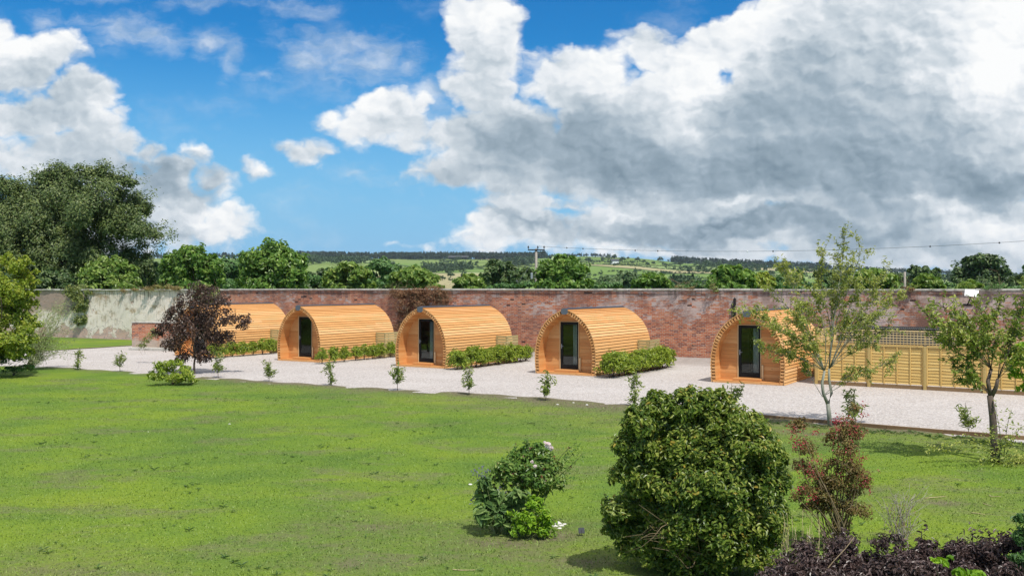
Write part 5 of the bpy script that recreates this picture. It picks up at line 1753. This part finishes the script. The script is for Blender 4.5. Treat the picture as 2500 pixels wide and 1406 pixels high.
# bare twigs and dead shoots showing low on the west side
mb = MB()
for k in range(34):
    a = P(1690 + r.uniform(-40, 40), 1330 + r.uniform(-60, 40), Yf + .1)
    b = P(1560 + r.uniform(-50, 150), 1245 + r.uniform(-60, 130), Yf + .1 - r.uniform(0, .36))
    limb(mb, r, np.array(a) - np.array(o), np.array(b) - np.array(o), .006, .002, 5, sag=.08, wob=.12)
for k in range(7):
    limb(mb, r, (r.uniform(-.2, .2), r.uniform(.2, .5), 0), (r.uniform(-.6, .6), r.uniform(.1, .6), r.uniform(.7, 1.5)), .020, .006, 6, wob=.05)
mb.build('twigs', M['twig'], root)
mb = MB(); CC = [[], [], []]
for px, py in ((1757, 950), (1790, 965), (1735, 958), (1610, 958), (1660, 955), (1565, 985), (1505, 1080), (1925, 1150), (1490, 1230)):
    e = np.array(P(px, py, Yf)) - np.array(o); s = e * np.array((.9, .9, .86))
    limb(mb, r, s, e, .006, .003, 4)
    q = spray(r, s, e, 34, .05, .0)
    for j in range(3): CC[j].append(q[j])
mb.build('shoots', M['stem_green'], root)
leaf_object('shoot_leaves', M['leaf_sapling'], *[np.concatenate(q) for q in CC], r.uniform(.05, .085, 34 * 9), root, .36)

# rose bush with comfrey and a lime-green perennial at its foot
r = np.random.default_rng(62)
root, o = plant_root('rose_bush', 'leafy rose bush with a few pale pink blooms on the lawn', 'rose', 1290, 1290)
bl = [(1270, 1150, 50), (1310, 1135, 50), (1245, 1180, 45), (1330, 1170, 42), (1290, 1200, 55), (1220, 1150, 24), (1355, 1190, 28), (1300, 1100, 28), (1260, 1115, 20), (1330, 1110, 22), (1205, 1190, 26), (1290, 1250, 50), (1240, 1150, 36), (1340, 1140, 34), (1290, 1170, 60)]
cluster(r, px_blobs(r, bl, o[1], .9, .35), 6500, .062, 'leaf_rose', 'leaves', root, o, clumps=12, cr=.36, asp=.56, shell=.5, droop=.4, up=.8)
mb = MB(); CC = [[], [], []]
for px, py, n in ((1287, 1068, 22), (1305, 1085, 20), (1408, 1080, 34), (1400, 1105, 22), (1425, 1105, 22), (1395, 1165, 22), (1340, 1090, 24), (1240, 1100, 20), (1215, 1125, 20), (1190, 1130, 16), (1400, 1130, 22), (1375, 1150, 16), (1260, 1080, 16)):
    e = np.array(P(px, py, o[1] + r.uniform(-.2, .2))) - np.array(o); s = np.array((r.uniform(-.15, .15), r.uniform(-.1, .1), .1))
    pts = limb(mb, r, s, e, .009, .003, 7, sag=.08, wob=.03)
    q = spray(r, np.array(pts[4]), np.array(pts[7]), n, .04, .5)
    for j in range(3): CC[j].append(q[j])
mb.build('cane', M['stem_green'], root)
C, N, D = [np.concatenate(q) for q in CC]
leaf_object('cane_leaves', M['leaf_rose'], C, N, D, r.uniform(.04, .065, len(C)), root, .55)


def bloom(px, py, Yd, s, mat, n=40):
    c = np.array(P(px, py, Yd)) - np.array(o)
    N = unit(r.normal(size=(n, 3)) + np.array((0, -.5, .6)))
    leaf_object('bloom', M[mat], c + N * s * r.uniform(.1, .5, (n, 1)), unit(N + r.normal(size=(n, 3)) * .5), unit(r.normal(size=(n, 3))), s * .7, root, .8, .3)


for px, py, s in ((1338, 1087, .085), (1345, 1094, .06), (1307, 1138, .05), (1299, 1127, .035), (1330, 1080, .04)): bloom(px, py, o[1] - .45, s, 'petal_white')
r = np.random.default_rng(63)
root, o = plant_root('comfrey', 'dark broad-leaved plant with dull violet flowers left of the rose bush', 'plant', 1215, 1302)
bl = [(1195, 1215, 30), (1230, 1240, 40), (1200, 1262, 34), (1240, 1280, 38), (1265, 1220, 30), (1185, 1180, 20)]
cluster(r, px_blobs(r, bl, o[1], .8, .3), 900, .18, 'leaf_comfrey', 'leaves', root, o, clumps=10, cr=.45, asp=.34, shell=.3, droop=.6, up=.6)
mb = MB(); CC = [[], [], []]
for px, py in ((1160, 1150), (1175, 1160), (1155, 1215), (1165, 1225), (1215, 1200), (1185, 1142), (1220, 1190)):
    e = np.array(P(px, py, o[1] + r.uniform(-.15, .05))) - np.array(o)
    limb(mb, r, (r.uniform(-.05, .05), 0, 0), e, .009, .004, 5, sag=.1)
    q = spray(r, e - np.array((0, 0, .05)), e, 16, .035, 1.0)
    for j in range(3): CC[j].append(q[j])
mb.build('stem', M['stem_green'], root)
C, N, D = [np.concatenate(q) for q in CC]
leaf_object('blossom', M['petal_violet'], C, N, D, r.uniform(.025, .045, len(C)), root, .6)
r = np.random.default_rng(64)
root, o = plant_root('lime_perennial', 'bright lime-green plant at the right foot of the rose bush', 'plant', 1290, 1316)
cluster(r, px_blobs(r, [(1300, 1240, 26), (1285, 1270, 34), (1320, 1275, 32), (1270, 1295, 26), (1335, 1300, 22), (1305, 1298, 30), (1250, 1258, 14)], o[1], .8, .2), 1900, .062, 'leaf_bright', 'leaves', root, o, clumps=12, cr=.36, asp=.40, droop=.2, up=.7)
mb = MB()
for k in range(12): limb(mb, r, (r.uniform(-.1, .1), r.uniform(-.08, .08), 0), (r.uniform(-.25, .28), r.uniform(-.15, .15), r.uniform(.2, .42)), .006, .003)
mb.build('stem', M['stem_green'], root)

# red flowered bronze shrub
r = np.random.default_rng(65)
root, o = plant_root('weigela_shrub', 'upright bronze-leaved shrub with red flowers right of the big bush', 'shrub', 2050, 1345)
Yw = o[1]
cols = [((1950, 1045), 26), ((1965, 1100), 30), ((1985, 1160), 32), ((1965, 1200), 30), ((2010, 1190), 36), ((2085, 1000), 18), ((2070, 1050), 34), ((2060, 1100), 34), ((2085, 1060), 26), ((2070, 1150), 38), ((2100, 1170), 30), ((2050, 1190), 42), ((2090, 1210), 30), ((2030, 1140), 24), ((1945, 1215), 18), ((1975, 1240), 22), ((2060, 1290), 26), ((2110, 1185), 16), ((2000, 1240), 34), ((2090, 1250), 34), ((2040, 1240), 36), ((2040, 1080), 26), ((2015, 1210), 30), ((1960, 1140), 22)]
bl = [(a[0], a[1], b) for a, b in cols]
cluster(r, px_blobs(r, bl, Yw, .9, .3), 10000, .042, 'leaf_bronze', 'leaves', root, o, clumps=14, cr=.48, asp=.42, shell=.45, up=.5, droop=.1)
C, N, D = blob_leaves(r, px_blobs(r, [(1945, 1050, 22), (1958, 1080, 26), (1985, 1130, 24), (2105, 990, 12), (2110, 1015, 12), (2060, 1030, 26), (2090, 1060, 24), (1950, 1195, 18), (2085, 1170, 26), (2110, 1180, 20), (2120, 1200, 10), (2050, 1160, 14), (2040, 1050, 16), (1990, 1060, 14), (2068, 1105, 24), (2145, 1150, 5), (2125, 1205, 5), (2003, 1060, 6), (1970, 1160, 28), (2070, 1130, 36), (2100, 1120, 16), (1985, 1215, 24), (2060, 1080, 26)], Yw - .14, .9, .3), 1100, 9, .7)
leaf_object('blossom', M['petal_red'], C, N, D, r.uniform(.014, .034, len(C)), root, .7, .3, 6, o)
mb = MB()
for a, b in cols:
    e = np.array(P(a[0], a[1] - 10, Yw + r.uniform(-.2, .2))) - np.array(o)
    for _ in range(2): limb(mb, r, (r.uniform(-.12, .12), r.uniform(-.1, .1), 0), e + r.normal(size=3) * .06, .011, .003, 6, wob=.03)
mb.build('stem', M['twig'], root)
# bare grey twiggy shrub
root, o = plant_root('bare_shrub', 'small half-dead grey twiggy shrub right of the red-flowered shrub', 'shrub', 2195, 1330)
mb = MB(); CC = [[], [], []]
for k in range(26):
    e = np.array(P(2195 + r.uniform(-45, 45), 1190 + r.uniform(0, 90), o[1] + r.uniform(-.2, .2))) - np.array(o)
    pts = limb(mb, r, (r.uniform(-.06, .06), r.uniform(-.05, .05), 0), e, .007, .002, 6, wob=.06)
    for _ in range(3): limb(mb, r, pts[r.integers(3, 6)], np.array(pts[6]) + r.normal(size=3) * .12, .003, .0015, 3)
    q = spray(r, np.array(pts[2]), np.array(pts[5]), 9, .05, .2)
    for j in range(3): CC[j].append(q[j])
mb.build('stem', M['twig_grey'], root)
C, N, D = [np.concatenate(q) for q in CC]
leaf_object('leaves', M['leaf_bronze'], C, N, D, r.uniform(.02, .045, len(C)), root, .4, .2, 4)

# mass of dark plum foliage along the bottom right, shrub by shrub
r = np.random.default_rng(66)
PLUM = [(1925, 1390, 70, 9.7, 'dark plum-leaved shrub touching the right foot of the big bush'), (2010, 1350, 80, 10.0, 'dark plum-leaved shrub at the foot of the red-flowered shrub'), (2110, 1345, 80, 10.0, 'dark plum-leaved shrub in the middle of the bottom right mass'),
        (2200, 1365, 70, 9.8, 'dark plum-leaved shrub below the bare grey shrub'), (2300, 1345, 70, 10.0, 'dark plum-leaved shrub behind the lime leaves at bottom right'), (2400, 1345, 70, 10.0, 'dark plum-leaved shrub with stems rising near the right edge'), (2480, 1340, 60, 9.9, 'dark plum-leaved shrub in the bottom right corner'), (2255, 1352, 66, 10.1, 'dark plum-leaved shrub between the bare grey shrub and the lime leaves'), (2350, 1350, 66, 10.1, 'dark plum-leaved shrub right behind the lime leaves'), (2300, 1410, 70, 9.4, 'dark plum-leaved shrub lowest at the bottom edge, beside the lime leaves'), (2440, 1405, 70, 9.3, 'dark plum-leaved shrub lowest at the bottom edge, right'), (2060, 1400, 90, 9.2, 'dark plum-leaved shrub lowest at the bottom edge, left'), (2190, 1410, 80, 9.2, 'dark plum-leaved shrub lowest at the bottom edge, middle')]
for px, py, rp, Yp, lab in PLUM:
    x = (px - CX) * Yp / F
    root = tag(empty('plum_shrub', (x, Yp, 0)), lab, 'shrub', 'plum-leaved shrubs at bottom right')
    bl = []
    for k in range(9):
        q = (px + r.uniform(-.8, .8) * rp, py + 8 + r.uniform(-.3, .9) * rp, rp * r.uniform(.35, .6))
        bl.append(q)
    bl = px_blobs(r, bl, Yp, 1.0, .4) + [(x + r.uniform(-.25, .25), Yp + r.uniform(-.2, .25), .38, .28, .28, .34) for _ in range(3)]
    cluster(r, bl, 6200, .050, 'leaf_plum', 'leaves', root, (x, Yp, 0), clumps=14, cr=.42, asp=.42, shell=.5, up=.4, droop=.7)
    mb = MB()
    for k in range(12):
        b = bl[k % 9]; e = np.array((b[0] - x, b[1] - Yp, b[2] + b[5] * .7))
        limb(mb, r, (r.uniform(-.15, .15), r.uniform(-.15, .15), 0), e, .010, .003, 5, wob=.03)
    mb.build('stem', M['bark_dark'], root)
# upright plum shoots with hanging leaves
root = tag(empty('plum_shoots', ((2410 - CX) * 10.3 / F, 10.3, 0)), 'taller upright plum-leaved shoots standing above the plum mass near right edge', 'shrub')
o = np.array(((2410 - CX) * 10.3 / F, 10.3, 0)); mb = MB(); CC = [[], [], []]
for px, py in ((2375, 1300), (2405, 1310), (2430, 1312), (2450, 1318), (2470, 1330), (2395, 1340), (2420, 1345), (2450, 1350), (2010, 1315), (2250, 1295)):
    e = np.array(P(px, py, 10.3 + r.uniform(-.2, .3))) - o
    s = np.array((e[0] + r.uniform(-.05, .05), e[1], .0))
    limb(mb, r, s, e, .009, .004, 6, wob=.015)
    for t in (.6, .7, .8, .9, 1.0):
        p = s + (e - s) * t
        q = spray(r, p, p + np.array((0, 0, .02)), 10, .05, 1.2)
        for j in range(3): CC[j].append(q[j])
mb.build('stem', M['bark_dark'], root)
C, N, D = [np.concatenate(q) for q in CC]
leaf_object('leaves', M['leaf_plum'], C, N, D, r.uniform(.05, .09, len(C)), root, .34)
# lime leaves, dark bush and dry stalks at the bottom right
r = np.random.default_rng(67)
Yl = 9.0
root = tag(empty('lime_leaf_plant', ((2340 - CX) * Yl / F, Yl, 0)), 'lime-green large-leaved plant at the bottom edge inside the plum mass', 'plant'); o = ((2340 - CX) * Yl / F, Yl, 0)
cluster(r, px_blobs(r, [(2285, 1366, 12, 6), (2310, 1374, 10, 6), (2325, 1362, 9, 5), (2385, 1402, 22, 8), (2345, 1398, 14, 8)], Yl, .9, .3), 90, .085, 'leaf_bright', 'leaves', root, o, clumps=9, cr=.5, asp=.6, up=1.0, droop=.1)
mb = MB()
for k in range(8): limb(mb, r, (0, 0, 0), (r.uniform(-.2, .2), r.uniform(-.1, .1), r.uniform(.7, .9)), .006, .003)
mb.build('stem', M['stem_green'], root)
Yl = 9.6
root = tag(empty('corner_shrub', ((2500 - CX) * Yl / F, Yl, 0)), 'dark green shrub at the bottom of the right edge', 'shrub'); o = ((2500 - CX) * Yl / F, Yl, 0)
cluster(r, px_blobs(r, [(2492, 1265, 18), (2500, 1310, 26), (2490, 1360, 26), (2510, 1400, 50), (2540, 1320, 60), (2480, 1395, 20)], Yl, .8, .3), 2400, .06, 'leaf_mid', 'leaves', root, o, clumps=12, asp=.42)
mb = MB()
for k in range(8): limb(mb, r, (0, 0, 0), (r.uniform(-.1, .2), r.uniform(-.1, .1), r.uniform(.7, 1.2)), .008, .003)
mb.build('stem', M['bark_brown'], root)
root = tag(empty('dry_stalks', ((1950 - CX) * 10.6 / F, 10.6, 0)), 'clump of dry straw-coloured grass stalks between big bush and plum mass', 'grass clump'); o = np.array(((1950 - CX) * 10.6 / F, 10.6, 0))
mb = MB()
for k in range(70):
    px = r.uniform(1905, 2010)
    e = np.array(P(px, 1230 + 130 * r.random() ** .7 + abs(px - 1945) * .6, 10.6 + r.uniform(-.5, .3))) - o
    s = np.array((e[0] * .75 + r.uniform(-.06, .06), r.uniform(-.5, .2), 0))
    limb(mb, r, s, e, .0035, .0015, 5, wob=.02)
mb.build('stem', M['straw'], root)
mb = MB(); limb(mb, r, P(2010, 1402, 9.4), P(2085, 1310, 9.7), .006, .004, 6, wob=.02)
tag(mb.build('dead_stem', M['twig']), 'single pale dead stem slanting across the plum foliage', 'stem')

# ------------------------------------------------------------------ growth on the old wall
def wall_leaves(name, label, cat, lst, n, L, mat, asp=.5, seed=1, stems=None, droop=.8, off=.12, shape=4, twigs=0):
    r = np.random.default_rng(seed)
    t = wall_t(lst[0][0]); p0 = wall_pt(t)
    root = tag(empty(name, (p0[0], p0[1], 0)), label, cat)
    bl = []
    for px, py, rx, ry in lst:
        q = wall_pt(wall_t(px, off), off)
        s = q[1] / F
        bl.append((q[0], q[1], H - (py - HY) * s, rx * s, .26, ry * s))
    C, N, D = blob_leaves(r, bl, n, 16, .36, .2, .3, .8, droop)
    # keep the growth on this side of the wall unless it stands above the coping
    d = ((C[:, :2] - WO) @ WN)
    fix = (d > -.03) & (C[:, 2] < 3.5)
    C[fix, :2] -= WN * (d[fix] + .03 + r.uniform(0, .12, fix.sum()))[:, None]
    N = unit(N - np.concatenate([WN, [0]]) * .5)
    leaf_object('leaves', M[mat], C, N, D, L * r.uniform(.6, 1.3, len(C)), root, asp, .2, shape, (p0[0], p0[1], 0))
    if twigs:
        mb = MB()
        for k in range(twigs):
            b = bl[r.integers(0, len(bl))]
            a = np.array(b[:3]) + r.normal(size=3) * np.array((b[3], .05, b[5])) * .55
            e = a + np.array((r.normal() * .35, -r.uniform(0, .15), r.normal() * .3))
            for v in (a, e):
                dd = (v[:2] - WO) @ WN
                if dd > -.03 and v[2] < 3.5: v[:2] -= WN * (dd + .05)
            limb(mb, r, a - np.array((p0[0], p0[1], 0)), e - np.array((p0[0], p0[1], 0)), .009, .003, 4, wob=.12)
        mb.build('twigs', M[stems or 'twig'], root)
    return root


wall_leaves('dry_creeper', 'dense dry brown creeper hanging over the wall behind the middle cabin', 'creeper', [(1020, 712, 62, 14), (985, 725, 40, 22), (1060, 730, 32, 30), (1015, 745, 50, 36), (985, 775, 32, 32), (1035, 765, 36, 26), (962, 715, 16, 12), (1075, 718, 20, 14), (978, 800, 18, 18), (1085, 735, 12, 16)], 5200, .13, 'leaf_dry', .42, 71, twigs=420)
wall_leaves('ivy', 'green ivy clump spilling down the plastered wall at left', 'ivy', [(182, 708, 36, 14), (185, 730, 36, 22), (192, 755, 32, 24), (196, 785, 26, 22), (205, 745, 20, 24), (170, 720, 18, 18), (215, 715, 10, 12)], 3600, .15, 'leaf_ivy', .7, 72, twigs=60)
wall_leaves('wall_top_growth', 'low straw and yellow-green growth along the wall top left of the purple tree', 'plant', [(400, 703, 34, 10), (365, 707, 22, 8), (430, 706, 20, 8), (330, 708, 10, 5), (300, 710, 8, 5)], 1500, .13, 'leaf_straw', .4, 73, twigs=90)
wall_leaves('ivy', 'ivy hanging over the wall behind the top of the purple-leaved tree', 'ivy', [(505, 708, 30, 14), (525, 722, 18, 18), (490, 725, 26, 22), (515, 745, 20, 20), (480, 705, 14, 9)], 2200, .15, 'leaf_ivy', .7, 74, twigs=50)
wall_leaves('wall_fern', 'small green tuft growing from the coping above bare brick', 'plant', [(1742, 704, 12, 7), (1738, 697, 9, 6), (1748, 711, 10, 6)], 320, .10, 'leaf_ivy', .35, 75, twigs=14)
wall_leaves('wall_fern', 'tuft of weeds on the coping beside the white antenna panel', 'plant', [(2425, 702, 18, 6), (2440, 700, 12, 6), (2405, 705, 8, 4)], 260, .10, 'leaf_mid', .35, 76, twigs=16)
wall_leaves('wall_fern', 'dry stalks on the coping right of the low round tree', 'plant', [(1660, 700, 16, 5), (1690, 702, 8, 4)], 90, .08, 'leaf_straw', .35, 77, twigs=26)
wall_leaves('wall_fern', 'brown tuft on the coping at the right of the pale young tree', 'plant', [(2212, 704, 12, 6), (2222, 708, 8, 6)], 160, .09, 'leaf_dry', .4, 78, twigs=24)
wall_leaves('wall_vine', 'sparse vine trailing on the brickwork of the low ruined wall', 'plant', [(345, 845, 14, 10), (372, 820, 10, 24), (355, 835, 10, 12)], 500, .09, 'leaf_ivy', .5, 79, twigs=20, off=13.2)

# ------------------------------------------------------------------ lawn blades, weeds, bits and pieces
r = np.random.default_rng(81)
n = 230000
Yg_ = 7.0 + 30.0 * r.random(n) ** 1.5
Xg_ = (r.uniform(-260, 2760, n) - CX) * Yg_ / F
ed = np.interp(Xg_, edge[:, 0], edge[:, 1])
keep = Yg_ < ed - .3 - .6 * r.random(n)
C = np.stack([Xg_, Yg_, .012 + lump(Xg_, Yg_)], -1)[keep]
n = len(C)
h = r.uniform(.012, .034, n) * (1 + .5 * (r.random(n) < .08)); a = r.uniform(0, 6.28, n); wd = r.uniform(.003, .006, n) * (1 + C[:, 1] / 30)
dx, dy = np.cos(a), np.sin(a)
tip = np.stack([r.normal(size=n) * .016, r.normal(size=n) * .016, h], -1)
V = np.stack([C + np.stack([dx * wd, dy * wd, 0 * h], -1), C - np.stack([dx * wd, dy * wd, 0 * h], -1), C + tip], 1).reshape(-1, 3)
tag(link_mesh('grass', np_mesh('grass', V, [np.arange(n * 3).reshape(-1, 3)], M['blades'])), kind='stuff')
# weeds: little rosettes in loose drifts
Cs = []
for _ in range(90):
    Yc = 11.5 + 20 * r.random() ** 1.5; Xc = (r.uniform(-40, 2500) - CX) * Yc / F
    for k in range(r.integers(1, 7)):
        p = np.array((Xc + r.normal() * .35, Yc + r.normal() * .35))
        if p[1] < np.interp(p[0], edge[:, 0], edge[:, 1]) - .4: Cs.append((p[0], p[1], r.uniform(.5, 1.3)))
for px in np.arange(1860, 2460, 7.0):
    x, y = G(px, np.interp(px, [q[0] for q in EDGE_PX], [q[1] for q in EDGE_PX]) + 8 + r.uniform(0, 10)); Cs.append((x, y, r.uniform(.8, 2.0)))
Cs = np.array(Cs)
k = 8
cc = np.repeat(Cs, k, 0); a = r.uniform(0, 6.28, len(cc))
D = np.stack([np.cos(a), np.sin(a), r.uniform(.15, 1.1, len(cc))], -1); D = unit(D)
N = unit(np.stack([-D[:, 0] * D[:, 2], -D[:, 1] * D[:, 2], np.ones(len(cc))], -1))
L = .070 * cc[:, 2] * r.uniform(.6, 1.3, len(cc))
Cw = np.stack([cc[:, 0], cc[:, 1], .02 + lump(cc[:, 0], cc[:, 1])], -1) + D * L[:, None] * .5
V, Fc = leaf_geo(Cw, N, D, L, .20, .2, 6)
tag(link_mesh('weeds', np_mesh('weeds', V, Fc, M['weed'])), kind='stuff')


def pebble(px, py, s, lab):
    x, y = G(px, py)
    mb = MB(); ph = r.uniform(0, 6.28)
    vs, fs = [], []
    for i in range(5):
        for j in range(8):
            t = math.pi * (i + .5) / 5; a = 2 * math.pi * j / 8 + ph; q = s * r.uniform(.8, 1.15)
            vs.append((q * math.sin(t) * math.cos(a) * 1.3, q * math.sin(t) * math.sin(a), q * .6 * math.cos(t) + s * .35))
    for i in range(4):
        for j in range(8): fs.append((i * 8 + j, (i + 1) * 8 + j, (i + 1) * 8 + (j + 1) % 8, i * 8 + (j + 1) % 8))
    fs += [tuple(range(8)), tuple(range(39, 31, -1))]
    mb.add(vs, fs, True)
    tag(mb.build('stone', M['stone'], None, (x, y, .01)), lab, 'stone', 'white stones on the lawn')


for px, py, s in ((1362, 1282, .05), (1370, 1287, .035), (1355, 1288, .04), (1378, 1283, .03), (1366, 1293, .03)): pebble(px, py, s, 'white stone in the little heap right of the lime-green plant')
for px, py in ((1361, 989), (1400, 985), (1433, 990)): pebble(px, py, .035, 'white stone on bare soil between two saplings near the path')
for px, py in ((362, 1057), (1148, 1185), (560, 1037)): pebble(px, py, .03, 'lone white fleck lying on the open lawn')
x, y = G(1421, 1312)
lb = empty('plant_label', (x, y, 0), rad(10))
tag(lb, 'small dark slate plant label stuck in the lawn right of the rose bush', 'label')
mb = MB(); mb.bevbox(-.045, .045, -.004, .004, .06, .14, .004, Matrix.Rotation(rad(-20), 4, 'X')); mb.build('plate', M['slate'], lb)
mb = MB(); mb.tube([(0, -.0, -.02), (0, .03, .1)], [.004, .004], 6); mb.build('stake', M['iron'], lb)
for i, (a, b) in enumerate((((2257, 1220), (2310, 1216)), ((2370, 1256), (2405, 1262)), ((2400, 1233), (2420, 1240)), ((2415, 1212), (2445, 1218)), ((1105, 1395), (1160, 1398)))):
    p0, p1 = G(*a), G(*b)
    mb = MB(); limb(mb, r, (p0[0], p0[1], .03), (p1[0], p1[1], .04), .008, .004, 5, wob=.03)
    tag(mb.build('fallen_twig', M['straw']), 'thin pale twig lying on the grass at the right' if i < 4 else 'thin pale straw lying on the grass near the bottom edge', 'twig', 'twigs fallen on the lawn' if i < 4 else None)
# ------------------------------------------------------------------ air: distant hills fade to blue
mb = MB(); mb.box(-3400, 3400, -160, 6200, -8, 105)
hzm = bpy.data.materials.new('air')
hzm.use_nodes = True
nt = hzm.node_tree
for q in list(nt.nodes):
    if q.type != 'OUTPUT_MATERIAL': nt.nodes.remove(q)
pv = nt.nodes.new('ShaderNodeVolumePrincipled')
pv.inputs['Color'].default_value = (.72, .84, 1.0, 1)
pv.inputs['Density'].default_value = .00006
pv.inputs['Anisotropy'].default_value = .2
nt.links.new(pv.outputs[0], [q for q in nt.nodes if q.type == 'OUTPUT_MATERIAL'][0].inputs['Volume'])
tag(mb.build('haze', hzm), kind='stuff')
scene.cycles.max_bounces = 6
scene.cycles.diffuse_bounces = 3
scene.cycles.glossy_bounces = 3
scene.cycles.transparent_max_bounces = 8
scene.cycles.volume_bounces = 0
